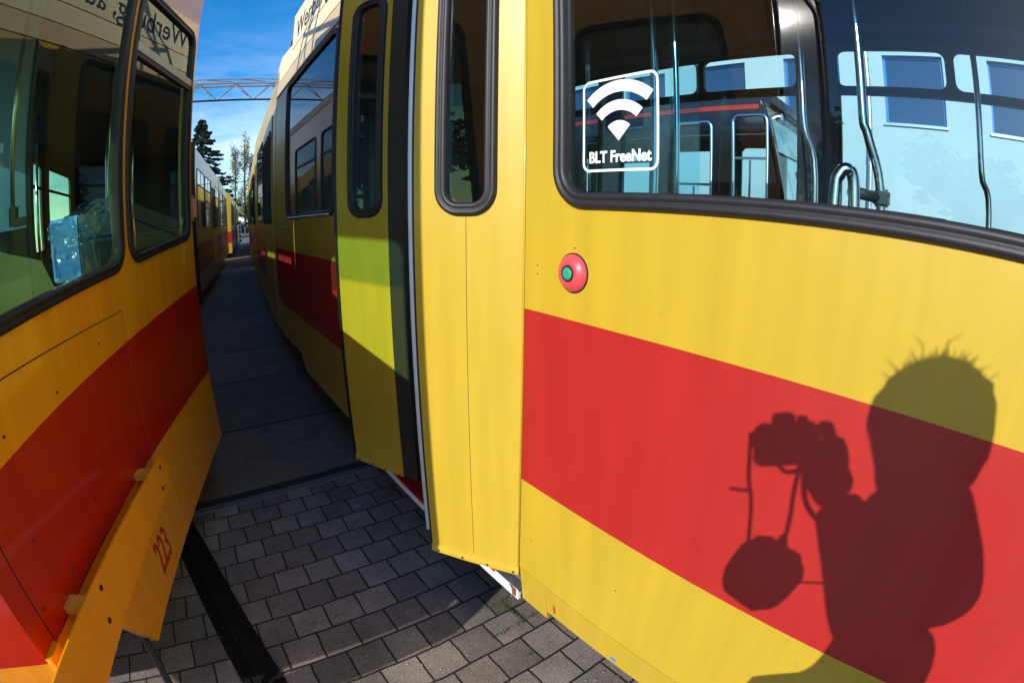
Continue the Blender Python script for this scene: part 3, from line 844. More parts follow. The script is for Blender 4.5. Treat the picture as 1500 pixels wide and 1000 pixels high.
# ---- further sections of the same tram (bellows + body), seen very obliquely
def bellows(parent, p0, p1, z0, z1, width, n=7):
    W = Wall(p0, p1, flip=True); bm = bmesh.new(); cols = []
    for k in range(2 * n + 1):
        off = -0.03 - (0.045 if k % 2 else 0.0); u = W.len * k / (2 * n)
        cols.append([bm.verts.new(W.at(u, z0, off)), bm.verts.new(W.at(u, z1, off)), bm.verts.new(W.at(u, z1 + .12, off - .12)), bm.verts.new(W.at(u, z1 + .12, off - width + .12)), bm.verts.new(W.at(u, z1, off - width)), bm.verts.new(W.at(u, z0, off - width))])
    for a, b in zip(cols, cols[1:]):
        for k in range(5): bm.faces.new((a[k], a[k + 1], b[k + 1], b[k]))
    return mesh_obj('bellows', bm, mRub, parent)
def section(parent, p0, p1, mpaint, side=-1, wins=(), doors=(), zs=0.25, zr=H0 + 1.50, width=2.2, gm=mFarGlass, board=False):
    """car body with its near wall from p0 to p1 and width away on the other side; side -1: outward towards -x"""
    W = Wall(p0, p1, flip=(side < 0))
    bm = bmesh.new()
    pr = [(-0.02, zs), (0, zs + .14), (0, zr), (-0.05, zr + .09), (-0.25, zr + .17), (-width / 2, zr + .24), (-width + .25, zr + .17), (-width + .05, zr + .09), (-width, zr), (-width, zs + .14), (-width + .02, zs)]
    a = [bm.verts.new(W.at(0, z_, w_)) for w_, z_ in pr]; b = [bm.verts.new(W.at(W.len, z_, w_)) for w_, z_ in pr]
    for k in range(len(pr)): bm.faces.new((a[k], a[(k + 1) % len(pr)], b[(k + 1) % len(pr)], b[k]))
    bm.faces.new(a); bm.faces.new(b[::-1])
    body = mesh_obj('body', bm, mpaint, parent)
    for (u0_, u1_) in wins:
        cs = rect(u0_, u1_, Z(0.015), Z(1.18))
        g = gasket('window', W, cs, 0.09, mRub, parent, prof=[(0, 0.0), (0.004, 0.012), (0.022, 0.012), (0.03, 0.002)])
        pane('glass', W, cs, 0.09, gm, g, 0.028, 0.004)
        bmm = bmesh.new(); c = W.at((u0_ + u1_) / 2, Z(.86), .006)
        plate_bm(bmm, W, rect(u0_ + .03, u1_ - .03, Z(.84), Z(.88)), [], .004, .008)
        plate_bm(bmm, W, rect((u0_ + u1_) / 2 - .018, (u0_ + u1_) / 2 + .018, Z(.884), Z(1.15)), [], .004, .008)
        mesh_obj('window_bar', bmm, mRub, g)
    for (u0_, u1_) in doors:
        d = plate('door', W, rect(u0_, u1_, Z(-1.2), Z(1.2)), [], .012, MATS['paint_door'], parent, 0.013)
        k = int(round((u1_ - u0_) / .36)); 
        for i in range(k):
            a_, b_ = u0_ + (u1_ - u0_) * i / k, u0_ + (u1_ - u0_) * (i + 1) / k
            cs = rect(a_ + .07, b_ - .07, Z(-0.02), Z(1.05))
            g = gasket('door_window', W, cs, .07, mRub, d, prof=[(0, 0.0), (0.004, 0.012), (0.022, 0.012), (0.03, 0.002)], w0=.014)
            pane('glass', W, cs, .07, gm, g, .028, .018)
    bm = bmesh.new()
    for uu in (0.6, W.len - .6, W.len / 2):
        plate_bm(bm, W, rect(uu - .3, uu + .3, 0.05, zs + .1), [], width - .6, -.3)
    mesh_obj('bogie', bm, mDark, parent)
    return W
def mirror_arm(parent, p, s=1):
    bm = bmesh.new(); box(bm, p, (.05, .16, .26)); bmesh.ops.bevel(bm, geom=bm.edges[:], offset=.02, segments=2, affect='EDGES')
    return mesh_obj('mirror', bm, mDark, parent)
bellows(RT, (0.822, 4.77), (0.855, 5.02), Z(-1.1), Z(1.45), 2.14, 3)
section(RT, (0.86, 5.03), (1.19, 9.3), mR, wins=[(1.9, 3.3)], doors=[(0.35, 1.70)], zs=Z(-1.25))
bellows(RT, (1.20, 9.32), (1.24, 9.66), Z(-1.1), Z(1.45), 2.14, 3)
section(RT, (1.245, 9.68), (1.95, 16.8), mR, wins=[(1.9, 3.3), (3.5, 4.9)], doors=[(.3, 1.6), (5.3, 6.7)], zs=Z(-1.25))
mirror_arm(RT, (1.10, 9.0, Z(.25)))

T2 = thing('articulated_tram', 'rear tram of the right row, far beyond the one with the wireless sticker', 'tram', (3.6, 24, 0), 'articulated yellow trams in the yard')
section(T2, (2.03, 18.0), (3.15, 27.5), mR, wins=[(2.2, 3.6), (3.9, 5.3), (5.6, 7.0)], doors=[(.5, 1.8), (7.4, 8.7)])
section(T2, (3.2, 27.8), (4.4, 37.0), mR, wins=[(.5, 1.9), (2.2, 3.6), (5.6, 7.0)], doors=[(3.9, 5.2)])
mirror_arm(T2, (1.95, 18.1, Z(.5)))

# ================================================================== LEFT TRAM (nose of car 223)
LT = thing('articulated_tram', 'yellow tram numbered 223 at the left, its tapered nose and cab windows close by', 'tram', (-1.17, 3.0, 0), 'articulated yellow trams in the yard')
P0, P1 = (-0.622, 0.836), (-0.017, 2.852)
wl = Wall(P0, P1, flip=False)
KY = wl.t.y
uy = lambda y: (y - P0[1]) / KY
win1 = [(uy(0.96), Z(-0.168)), (uy(1.919), Z(-0.108)), (uy(1.919), Z(1.13)), (uy(1.10), Z(1.13))]
win2 = [(uy(1.966), Z(-0.105)), (uy(2.79), Z(-0.045)), (uy(2.79), Z(1.125)), (uy(1.966), Z(1.045))]
side_out = [(0, Z(-0.97)), (uy(1.13), Z(-0.97)), (uy(1.31), Z(-1.265)), (wl.len, Z(-1.235)), (wl.len, Z(1.50)), (0.04, Z(1.72)), (0.0, Z(-0.12))]
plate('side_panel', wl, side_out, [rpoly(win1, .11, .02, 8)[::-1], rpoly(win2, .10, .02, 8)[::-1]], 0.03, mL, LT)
g1, _ = window(wl, win1, .11, LT, mGlassL, lean=0.0)
g2, _ = window(wl, win2, .10, LT, mGlassL, lean=0.0)
# divider of the hopper window
dv = [(uy(1.985), Z(0.752)), (uy(2.775), Z(0.800)), (uy(2.775), Z(0.838)), (uy(1.985), Z(0.790))]
plate('window_bar', wl, dv, [], .02, mAluD, g2, 0.012)
plate('window_bar', wl, [(a, b - .022) for a, b in dv], [], .02, mRub, g2, 0.009)
# outer rain gutter highlight of window 2
# seams
def seam(W, pts, wd, parent, w0=0.0008):
    bm = bmesh.new()
    for (a, b) in zip(pts, pts[1:]):
        a, b = Vector(a), Vector(b); d = (b - a).normalized() * 1.0; nn = Vector((-d.y, d.x)) * wd / 2
        plate_bm(bm, W, [tuple(a - nn), tuple(b - nn), tuple(b + nn), tuple(a + nn)], [], .001, w0)
    return mesh_obj('panel_seam', bm, mSeam, parent)
seam(wl, [(0.02, Z(-0.245)), (uy(1.84), Z(-0.249))], .0035, LT)
seam(wl, [(uy(0.905), Z(-0.40)), (uy(0.905), Z(-0.80))], .004, LT)
mFaint = mat('faint_seam', (0.30, 0.10, 0.01), .7)
bm = bmesh.new(); plate_bm(bm, wl, rect(uy(1.845) - .001, uy(1.845) + .001, Z(-.80), Z(-.252)), [], .001, .0006); mesh_obj('panel_seam', bm, mFaint, LT)
seam(wl, [(0.10, Z(-0.815)), (uy(1.5), Z(-0.8155))], .003, LT)
screws('screw', wl, [(uy(y), Z(z)) for y, z in ((1.06, -.36), (1.33, -.36), (1.63, -.31), (1.02, -.60), (1.35, -.70), (1.70, -.55), (0.93, -.73), (1.10, -.76), (1.55, -.77), (2.05, -.40))], .0045, mDark, LT)
# protruding bumper strip
wb = Wall((P0[0] + .075 * wl.n.x, P0[1] + .075 * wl.n.y), (P1[0] + .075 * wl.n.x, P1[1] + .075 * wl.n.y))
ub = lambda y: (y - wb.p0.y) / KY
bm = bmesh.new()
bo = [(ub(0.735), Z(-0.965)), (ub(1.05), Z(-0.955)), (ub(1.72), Z(-0.915)), (ub(1.79), Z(-0.85)), (ub(1.72), Z(-0.778)), (ub(0.735), Z(-0.775))]
plate_bm(bm, wb, bo, [], .006)
fbY = 0.725
wfb = Wall((-1.75, fbY), (-0.60, fbY), flip=False)    # front bumper, outward = -y
mBump = livery('paint_bumper', (-5, 0), (-6, 0), yellow=(0.93, 0.39, 0.003), grime=.10)  # same orange, raised for bounced light, as the left side
bumper = mesh_obj('bumper_strip', bm, mBump, LT)
bm = bmesh.new()
pA = wb.at(ub(0.735), 0); 
wc = Wall((-0.655, fbY - .04), (pA.x, pA.y))
plate_bm(bm, wc, rect(0, wc.len, Z(-0.965), Z(-0.775)), [], .006)
plate_bm(bm, Wall((-1.70, fbY - .04), (-0.655, fbY - .04)), rect(0, 1.045, Z(-0.965), Z(-0.775)), [], .006)
plate_bm(bm, wl, [(0.0, Z(-0.97)), (0.06, Z(-0.97)), (0.06, Z(-.8)), (0, Z(-.8))], [], .02, .02)
mesh_obj('bumper_strip', bm, mBump, LT)
bm = bmesh.new()
for y in (1.66, 1.02):
    c = wl.at(uy(y), Z(-0.80), .037); box(bm, c, (.078, .05, .022), math.atan2(wl.n.y, wl.n.x))
mesh_obj('bracket', bm, mat('bracket_paint', (0.75, 0.38, 0.03), .6, noise_amt=.2, noise_scale=30), bumper)
screws('screw', wb, [(ub(y), Z(z)) for y, z in ((1.70, -.81), (1.67, -.88), (1.075, -.81), (1.035, -.89))], .009, mDark, bumper)
text_on('fleet_number', wl, '223', uy(1.565), Z(-1.183), .185, mTextR, LT, w0=.0015, xs=.58, bold=.0015)
# front
wfr = Wall((-1.718, 0.860), P0, flip=False)           # outward -y
FW = wfr.len
wsc = [(0.04, Z(-0.14)), (FW - .04, Z(-0.14)), (FW - .07, Z(1.60)), (0.07, Z(1.60))]
front_out = [(0, Z(-0.97)), (FW, Z(-0.97)), (FW, Z(-0.12)), (FW - .03, Z(1.72)), (.03, Z(1.72)), (0, Z(-.12))]
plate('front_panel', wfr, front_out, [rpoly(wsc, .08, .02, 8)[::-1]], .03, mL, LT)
ws = gasket('windscreen', wfr, wsc, .08, mRub, LT)
pane('glass', wfr, wsc, .08, mGlassW, ws, .03)
for u in (.22, FW - .22):
    hl = lathe_on('headlight', wfr, u, Z(-.55), [(.085, .0), (.085, .012), (.07, .016), (.065, .010)], mAlu, LT)
    lathe_on('lens', wfr, u, Z(-.55), [(.065, .009), (.05, .014), (.01, .018)], mWhiteP, hl)
tubeobj('wiper', [wfr.at(.55, Z(-.12), .03), wfr.at(.75, Z(.55), .025)], .008, mRub, LT)
# left side of the nose (mirror of the right side)
wlm = Wall((-2.323, 2.852), (-1.718, 0.836), flip=False)
q1 = [(wlm.len - uy(1.919), Z(-0.1)), (wlm.len - uy(0.868), Z(-0.14)), (wlm.len - uy(0.868), Z(1.13)), (wlm.len - uy(1.919), Z(1.13))]
q1g = [(q1[0][0], Z(.86)), (wlm.len - uy(0.868), Z(.86)), q1[2], q1[3]]
q2 = [(wlm.len - uy(2.79), Z(-0.05)), (wlm.len - uy(1.966), Z(-0.05)), (wlm.len - uy(1.966), Z(1.0)), (wlm.len - uy(2.79), Z(1.0))]
plate('far_side_panel', wlm, [(0, Z(-1.2)), (wlm.len, Z(-0.97)), (wlm.len, Z(1.72)), (0, Z(1.50))], [rpoly(q1, .1, .02)[::-1], rpoly(q2, .1, .02)[::-1]], .03, mInt, LT)
for q, qg in ((q1, q1g), (q2, q2)):
    g = gasket('window', wlm, q, .1, mRub, LT); pane('glass', wlm, qg, .05, mGlassQ, g)
# roof of the nose
bm = bmesh.new()
ra = [(-1.71, .84), (-0.63, .82), (-0.03, 2.86), (-2.31, 2.86)]
zr_ = lambda y: Z(1.70) if y < 1 else Z(1.49)
lo = [bm.verts.new((x, y, zr_(y))) for x, y in ra]; mi = [bm.verts.new((x + (.03 if x < -1.17 else -.03), y, zr_(y) + .06)) for x, y in ra]; hi = [bm.verts.new((-1.17 + (x + 1.17) * .72, y + (.10 if y < 1 else 0), Z(1.84))) for x, y in ra]
for a, b in ((lo, mi), (mi, hi)):
    for k in range(4): bm.faces.new((a[k], a[(k + 1) % 4], b[(k + 1) % 4], b[k]))
bm.faces.new(hi); bm.faces.new(lo[::-1])
mesh_obj('roof', bm, mRoofP, LT)
# rest of car 223: straight body behind the nose
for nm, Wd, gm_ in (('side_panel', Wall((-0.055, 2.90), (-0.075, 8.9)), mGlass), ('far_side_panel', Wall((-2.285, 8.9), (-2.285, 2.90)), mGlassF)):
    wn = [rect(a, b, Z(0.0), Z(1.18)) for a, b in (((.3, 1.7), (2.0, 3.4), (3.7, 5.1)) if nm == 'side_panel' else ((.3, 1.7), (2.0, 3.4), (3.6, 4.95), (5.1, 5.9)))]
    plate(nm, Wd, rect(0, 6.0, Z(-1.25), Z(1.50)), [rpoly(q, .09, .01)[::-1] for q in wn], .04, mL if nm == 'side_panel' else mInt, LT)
    for q in wn:
        g = gasket('window', Wd, q, .09, mRub, LT); pane('glass', Wd, q, .09, gm_, g)
        plate('window_bar', Wd, rect(q[0][0] + .03, q[1][0] - .03, Z(.84), Z(.88)), [], .01, mRub, g, .004)
roof('roof', 2.90, 8.9, -2.285, -0.06, Z(1.50), LT)
boxobj('saloon_floor', (-1.17, 5.9, Z(-.66)), (2.1, 5.9, .04), mFloor, LT)
boxobj('saloon_ceiling', (-1.17, 5.9, Z(1.36)), (2.1, 5.9, .03), mCeil, LT)
for (x, y) in ((-.6, 3.3), (-.6, 4.6), (-1.7, 3.6), (-1.7, 5.0)): tubeobj('handrail', [(x, y, Z(1.34)), (x, y, Z(-.64))], .017, mSteel, LT)
boxobj('bellows', (-1.15, 9.07, Z(0.12)), (2.34, .33, 2.9), mRub, LT)  # dark block added full width to cover the next tram's sunlit end
boxobj('marker_light', (-0.012, 3.22, Z(0.14)), (.05, .10, .16), mOrange, LT, bev=.02)
boxobj('corner_strip', (-0.035, 2.875, Z(0.1)), (.02, .03, 2.4), mDark, LT)
# cab interior
bm = bmesh.new(); box(bm, (-1.17, 1.95, Z(-.62)), (0.9, 1.9, .04)); box(bm, (-1.17, 2.84, Z(-.35)), (2.2, .02, .6)); mesh_obj('floor', bm, mFloor, LT)
boxobj('ceiling', (-1.17, 1.95, Z(1.47)), (1.0, 1.8, .02), mCeil, LT)
# dashboard and counter by the window
bm = bmesh.new()
plate_bm(bm, wl, rect(.10, wl.len - .1, Z(-.60), Z(-.19)), [], .02, -.28)
plate_bm(bm, wl, rect(.06, wl.len - .1, Z(-.20), Z(-.17)), [], .30, -.035)
mesh_obj('counter', bm, mInt, LT)
bm = bmesh.new(); box(bm, (-1.17, 1.03, Z(-.30)), (1.0, .30, .30)); bmesh.ops.bevel(bm, geom=bm.edges[:], offset=.03, segments=2, affect='EDGES'); mesh_obj('dashboard', bm, mDark, LT)
# pale cab partition with an opening, lit through the windscreen
wp = Wall((-2.16, 2.58), (-0.33, 2.58), flip=False)
part_out = rect(0.02, 1.22, Z(-.60), Z(1.36))
plate('cab_partition', wp, part_out, [], .02, mIntL, LT)
bm = bmesh.new(); plate_bm(bm, wp, rect(1.22, 1.25, Z(-.6), Z(1.36)), [], .05, .015); mesh_obj('door_frame', bm, mRub, LT)
tubeobj('handrail', [(-0.98, 2.46, Z(1.3)), (-0.98, 2.46, Z(.20))], .014, mAlu, LT)
bm = bmesh.new(); box(bm, (-0.98, 2.47, Z(.20)), (.04, .05, .09)); box(bm, (-0.93, 2.46, Z(.17)), (.09, .04, .04)); mesh_obj('clamp', bm, mDark, LT)
tubeobj('handrail', smooth_path([(-0.72, 2.3, Z(-.02)), (-0.5, 2.55, Z(.03)), (-0.42, 2.65, Z(.02)), (-0.40, 2.67, Z(-.1))], 5), .014, mAlu, LT)
boxobj('control_box', (-0.86, 2.15, Z(-.02)), (.20, .12, .28), mDark, LT, rz=.3, bev=.01)
# driver's seat
bm = bmesh.new(); box(bm, (-1.15, 1.85, Z(-.20)), (.45, .45, .10)); box(bm, (-1.15, 2.08, Z(.12)), (.44, .09, .60)); box(bm, (-1.15, 1.85, Z(-.42)), (.15, .2, .36)); bmesh.ops.bevel(bm, geom=bm.edges[:], offset=.03, segments=2, affect='EDGES')
mesh_obj('seat', bm, mDark, LT)
# pantograph
def pantograph(parent, x, y, z):
    bm = bmesh.new()
    for sx_ in (-.45, .45):
        tube(bm, [(x + sx_, y - .6, z + .08), (x + sx_ * .8, y + .5, z + .42), (x + sx_ * .5, y - .1, z + .85)], .022, 8)
    for k in (-.12, .12): tube(bm, smooth_path([(x - .85, y - .1 + k, z + .72), (x - .65, y - .1 + k, z + .86), (x + .65, y - .1 + k, z + .86), (x + .85, y - .1 + k, z + .72)], 4), .02, 8)
    tube(bm, [(x - .5, y - .6, z + .08), (x + .5, y - .6, z + .08)], .03, 8); tube(bm, [(x - .4, y + .5, z + .42), (x + .4, y + .5, z + .42)], .02, 8)
    for dx in (-.45, .45):
        for dy in (-.6, .3): box(bm, (x + dx, y + dy, z + .02), (.08, .08, .16))
    return mesh_obj('pantograph', bm, mDark, parent)
pantograph(LT, -1.17, 2.6, Z(1.82))
# trailing cable under the nose
tubeobj('cable', smooth_path([(-0.60, 1.50, Z(-1.02)), (-0.54, 1.36, Z(-1.16)), (-0.50, 1.22, Z(-1.30)), (-0.49, 1.10, Z(-1.42)), (-0.52, .98, Z(-1.50)), (-.64, .95, Z(-1.50)), (-.8, 1.1, Z(-1.3))], 6), .014, mRub, LT)
bm = bmesh.new(); box(bm, (-1.17, 2.0, Z(-.95)), (1.0, 1.6, .5)); mesh_obj('underframe', bm, mDark, LT)
for y in (2.6, 4.0):
    wheel(LT, -.67, y); wheel(LT, -1.67, y)

# blue bag lying on the counter
def crumple(name, c, s, m, seed, rz=0, parent=None, sub=4, amp=.22):
    bm = bmesh.new(); bmesh.ops.create_icosphere(bm, subdivisions=sub, radius=1)
    for v_ in bm.verts:
        p = v_.co.copy()
        q = Vector([math.copysign(abs(t) ** .6, t) for t in p])
        n1 = noise.noise(p * 1.6 + Vector((seed, 0, 0))); n2 = abs(noise.noise(p * 4.2 + Vector((0, seed, 0)))); n3 = abs(noise.noise(p * 9 + Vector((0, 0, seed)))) + .6 * abs(noise.noise(p * 19 + Vector((seed, 0, seed))))
        v_.co = q * (0.86 + amp * n1 - .15 * n2 - .05 * n3)
    bmesh.ops.transform(bm, matrix=Matrix.Translation(c) @ Matrix.Rotation(rz, 4, 'Z') @ Matrix.Rotation(R(18), 4, 'X') @ Matrix.Diagonal((*s, 1)), verts=bm.verts)
    return mesh_obj(name, bm, m, parent, False)
bag = crumple('plastic_bag', (-0.47, 2.02, Z(0.0)), (.135, .215, .18), glass('clear_plastic', (0.62, 0.80, 0.88), 1.7, wav=0.0, dirt=.002, haze=.05), 3.1, rz=-.28, sub=6, amp=.20)
for p in bag.data.polygons: p.use_smooth = True
bx = boxobj('box', (-0.47, 2.02, Z(0.0)), (.17, .28, .23), mBlue, bag, rz=-.5, bev=.006)
tag(bag, 'crumpled blue plastic bag on the counter behind the cab window', 'bag')
bm = bmesh.new(); wsht = Wall((-0.86, 1.50), (-0.48, 1.72))
plate_bm(bm, wsht, [(-.05, Z(-.165)), (.40, Z(-.165)), (.34, Z(-.02)), (.0, Z(.10))], [], .004)
tag(mesh_obj('folder', bm, mat('pale_green_card', (0.30, 0.42, 0.38), .4)), 'pale green folder leaning inside the cab window of the left tram', 'folder')

# ---- further trams of the left row
mGr = livery('paint_grimy_shaded', (H0 - 0.262, 0), (H0 - 0.810, 0), yellow=(0.55, 0.36, 0.06), red=(0.34, 0.02, 0.015), grime=.30)  # dirt runs, plus the alley's shade worked into duller colours
T3 = thing('articulated_tram', 'grimy, shade-dulled yellow and red tram behind car 223, first of the left row', 'tram', (-0.6, 14, 0), 'articulated yellow trams in the yard')
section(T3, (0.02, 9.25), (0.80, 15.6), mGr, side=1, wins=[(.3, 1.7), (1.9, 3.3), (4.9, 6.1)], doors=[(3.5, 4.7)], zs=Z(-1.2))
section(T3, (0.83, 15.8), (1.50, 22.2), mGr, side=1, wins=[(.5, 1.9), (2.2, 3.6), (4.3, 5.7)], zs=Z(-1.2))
T4 = thing('articulated_tram', 'sunlit yellow ended tram farthest down the left row', 'tram', (1.5, 30, 0), 'articulated yellow trams in the yard')
section(T4, (1.80, 24.0), (2.70, 32), mR, side=1, wins=[(1.2, 2.6), (3.0, 4.4), (5, 6.4)])
section(T4, (2.8, 32.2), (3.75, 41), mR, side=1, wins=[(.6, 2.0), (3.0, 4.4), (5, 6.4)])

# ================================================================== BEHIND THE RIGHT TRAM
# dark tram on the next track, its shade put into near-black paint
mBlack = mat('shaded_body_black', (0.012, 0.011, 0.012), 0.25, coat=.3)
BT = thing('dark_tram', 'shade-darkened tram with a red roof line, seen through the windows of the right tram', 'tram', (6.4, 6, 0))
BX = 5.42; BZ = Z(1.54)
wk = Wall((BX, 2.0), (BX, 12.0), flip=True)
bw = [(0.13, .60, Z(-.1), Z(1.36), 1), (.90, 1.42, Z(-.9), Z(1.30), 1), (1.75, 3.1, Z(0), Z(1.25), 0), (3.35, 4.7, Z(0), Z(1.25), 0), (4.95, 6.3, Z(0), Z(1.25), 0), (6.6, 7.9, Z(0), Z(1.25), 0)]
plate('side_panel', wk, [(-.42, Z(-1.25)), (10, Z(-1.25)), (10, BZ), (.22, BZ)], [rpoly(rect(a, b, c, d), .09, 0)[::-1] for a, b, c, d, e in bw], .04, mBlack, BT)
for a, b, c, d, e in bw:
    g = gasket('window', wk, rect(a, b, c, d), .09, mAlu if e else mRub, BT, prof=[(-.012, 0), (-.012, .01), (.02, .01), (.022, -.02)])
    pane('glass', wk, rect(a, b, c, d), .09, mGlassF, g, .015)
    bm = bmesh.new()
    plate_bm(bm, wk, rect(a, b, c + (d - c) * .62, c + (d - c) * .62 + .03), [], .02, .004)
    if e: plate_bm(bm, wk, rect((a + b) / 2 - .012, (a + b) / 2 + .012, c, c + (d - c) * .615), [], .02, .004)
    mesh_obj('window_bar', bm, mAlu if e else mRub, g)
plate('red_band', wk, rect(.24, 10, Z(1.43), Z(1.49)), [], .008, mRedP, BT, .009)
wk2 = Wall((BX + 2.1, 2.0), (BX + 2.1, 12.0), flip=False)
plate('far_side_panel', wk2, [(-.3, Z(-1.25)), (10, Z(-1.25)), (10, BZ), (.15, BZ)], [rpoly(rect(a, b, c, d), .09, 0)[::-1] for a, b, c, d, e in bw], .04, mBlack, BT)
# raked front: windscreen, sign, pillars
def slab(name, ps, m, parent, th=.03):
    bm = bmesh.new(); a = [bm.verts.new(p) for p in ps]
    n = (Vector(ps[1]) - Vector(ps[0])).cross(Vector(ps[2]) - Vector(ps[0])).normalized() * th
    b = [bm.verts.new(Vector(p) + n) for p in ps]
    bm.faces.new(a); bm.faces.new(b[::-1])
    for k in range(len(ps)): bm.faces.new((a[k], a[(k + 1) % len(ps)], b[(k + 1) % len(ps)], b[k]))
    return mesh_obj(name, bm, m, parent)
yb, yt = 1.58, 2.20
fy = lambda z: yb + (yt - yb) * (z - Z(-1.25)) / (BZ - Z(-1.25))
fx0, fx1 = BX + .02, BX + 2.08
Q = lambda x, z, o=0.0: (x, fy(z) - o, z)
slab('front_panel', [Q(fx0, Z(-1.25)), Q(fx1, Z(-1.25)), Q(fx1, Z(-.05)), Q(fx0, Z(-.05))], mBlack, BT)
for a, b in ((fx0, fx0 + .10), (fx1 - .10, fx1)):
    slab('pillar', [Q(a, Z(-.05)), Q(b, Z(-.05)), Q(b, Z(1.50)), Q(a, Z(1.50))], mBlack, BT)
slab('windscreen', [Q(fx0 + .10, Z(-.05)), Q(fx1 - .10, Z(-.05)), Q(fx1 - .10, Z(.92)), Q(fx0 + .10, Z(.92))], mGlassF, BT, .006)
slab('destination_sign', [Q(fx0 + .10, Z(.92)), Q(fx1 - .10, Z(.92)), Q(fx1 - .10, Z(1.34)), Q(fx0 + .10, Z(1.34))], mat('sign_glass', (.30, .52, .50), .2, noise_amt=.25, noise_scale=7), BT)
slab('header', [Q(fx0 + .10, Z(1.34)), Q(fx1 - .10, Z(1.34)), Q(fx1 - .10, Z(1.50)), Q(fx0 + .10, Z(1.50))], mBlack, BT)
for x in (BX + .55, BX + 1.3):
    bm = bmesh.new(); tube(bm, [Q(x, Z(-.1), .05), Q(x + .10, Z(.40), .05)], .012, 6); tube(bm, [Q(x + .13, Z(.05), .06), Q(x + .05, Z(.75), .06)], .012, 6); mesh_obj('wiper', bm, mBlk, BT)
bm = bmesh.new(); tube(bm, [Q(BX + .4, Z(1.42), .03), Q(BX + .4, Z(1.42), .09)], .045, 14); mesh_obj('marker_light', bm, mAlu, BT)
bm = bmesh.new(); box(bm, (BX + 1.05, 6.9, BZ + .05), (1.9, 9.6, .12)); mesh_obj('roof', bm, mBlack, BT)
bm = bmesh.new(); box(bm, (BX + 1.05, 7, Z(-.7)), (2.0, 9.6, .05)); box(bm, (BX + 1.05, 11.9, Z(.1)), (2.0, .04, 2.7)); mesh_obj('floor', bm, mDark, BT)
boxobj('roof_box', (BX + .5, 3.4, BZ + .17), (.3, .35, .12), mDark, BT)
boxobj('bogie', (BX + 1.05, 4.2, .3), (1.6, 1.6, .5), mDark, BT)

# white building with blue framed windows
mWall = mat('white_render', (0.52, 0.57, 0.575), 0.85, noise_amt=0.05, noise_scale=1.2, bump=.1)
mBlueFr = mat('blue_window_frame', (0.02, 0.20, 0.55), .4)
mBWin = mat('dark_pane', (0.02, 0.05, 0.11), .05, spec=1.0)
BL = thing('office_building', 'white rendered building with blue framed windows beyond the dark tram', 'building', (14, 2, 0))
wbld = Wall((10.0, -12), (10.35, 22), flip=True)
u_of = lambda y: y + 12
holes = []
specs = []
for row, (zb_, zt_) in enumerate(((Z(2.40), Z(3.84)), (Z(-.85), Z(.66)))):
    for k in range(-3, 9):
        y0_ = -0.02 + (k * 2.27) * (-1) 
        a = y0_; b = y0_ + 1.30
        if a < -11 or b > 21: continue
        specs.append((u_of(a), u_of(b), zb_, zt_))
    for k in range(1, 9):
        y0_ = -0.02 + k * 2.27
        if k <= 3: continue
        specs.append((u_of(y0_), u_of(y0_ + 1.3), zb_, zt_))
specs = sorted(set((round(a, 3), round(b, 3), c, d) for a, b, c, d in specs))
plate('wall', wbld, rect(0, 34, -0.02, 9.5), [rect(a, b, c, d)[::-1] for a, b, c, d in specs], .3, mWall, BL)
boxobj('core', (14.6, 5, 4.7), (8.2, 33, 9.4), mWall, BL)
for a, b, c, d in specs:
    fr = plate('window', wbld, rect(a, b, c, d), [rect(a + .05, b - .05, c + .05, d - .05)[::-1]], .06, mBlueFr, BL, -.10)
    plate('pane', wbld, rect(a + .05, b - .05, c + .05, d - .05), [], .02, mBWin, fr, -.13)
    plate('sill', wbld, rect(a - .04, b + .04, c - .05, c), [], .16, mAluD, fr, .05)
bm = bmesh.new(); tube(bm, [(9.92, 1.60, 0), (9.92, 1.60, 9.3)], .05, 10)
for z in (1.2, 3.2, 5.2): tube(bm, [(9.92, 1.60, z), (9.92, 1.60, z + .06)], .065, 10)
mesh_obj('downpipe', bm, mAluD, BL)

# ================================================================== OVERHEAD GANTRIES, WIRES
mGalv = mat('galvanised_steel', (0.32, 0.35, 0.40), .5, metal=.2, noise_amt=.15, noise_scale=3)
def gantry(y, x0, x1, zb_, zt_, label, tilt=0.0, n=14, r=.03):
    t = thing('overhead_gantry', label, 'gantry', ((x0 + x1) / 2, y, 0), 'steel lattice gantries over the tracks')
    bm = bmesh.new()
    yy = lambda x: y + tilt * (x - x0)
    for dy in (-.22, .22):
        box_pts = [((x0, yy(x0) + dy, zt_)), ((x1, yy(x1) + dy, zt_))]
        tube(bm, box_pts, r * 1.4, 6); tube(bm, [(x0, yy(x0) + dy, zt_ + .16), (x1, yy(x1) + dy, zt_ + .16)], r, 6)
        tube(bm, [(x0, yy(x0), zb_), (x1, yy(x1), zb_)], r * 1.3, 6)
    for k in range(n):
        a = x0 + (x1 - x0) * k / n; b = x0 + (x1 - x0) * (k + 1) / n; m_ = (a + b) / 2
        for dy in (-.2, .2):
            tube(bm, [(a, yy(a) + dy, zt_), (m_, yy(m_), zb_)], r * .8, 5); tube(bm, [(m_, yy(m_), zb_), (b, yy(b) + dy, zt_)], r * .8, 5)
            tube(bm, [(a, yy(a) + dy, zt_), (a, yy(a) + dy, zt_ + .16)], r * .7, 5)
        tube(bm, [(a, yy(a) - .22, zt_ + .16), (b, yy(b) + .22, zt_ + .16)], r * .6, 5)
    mesh_obj('truss', bm, mGalv, t)
    for x in (x0, x1):
        bm = bmesh.new(); box(bm, (x, yy(x), zt_ / 2), (.26, .26, zt_)); mesh_obj('mast', bm, mGalv, t)
    return t
gantry(18.2, -9.5, 12.5, Z(4.70), Z(5.30), 'nearest lattice gantry, spanning high above both tram rows', n=16)
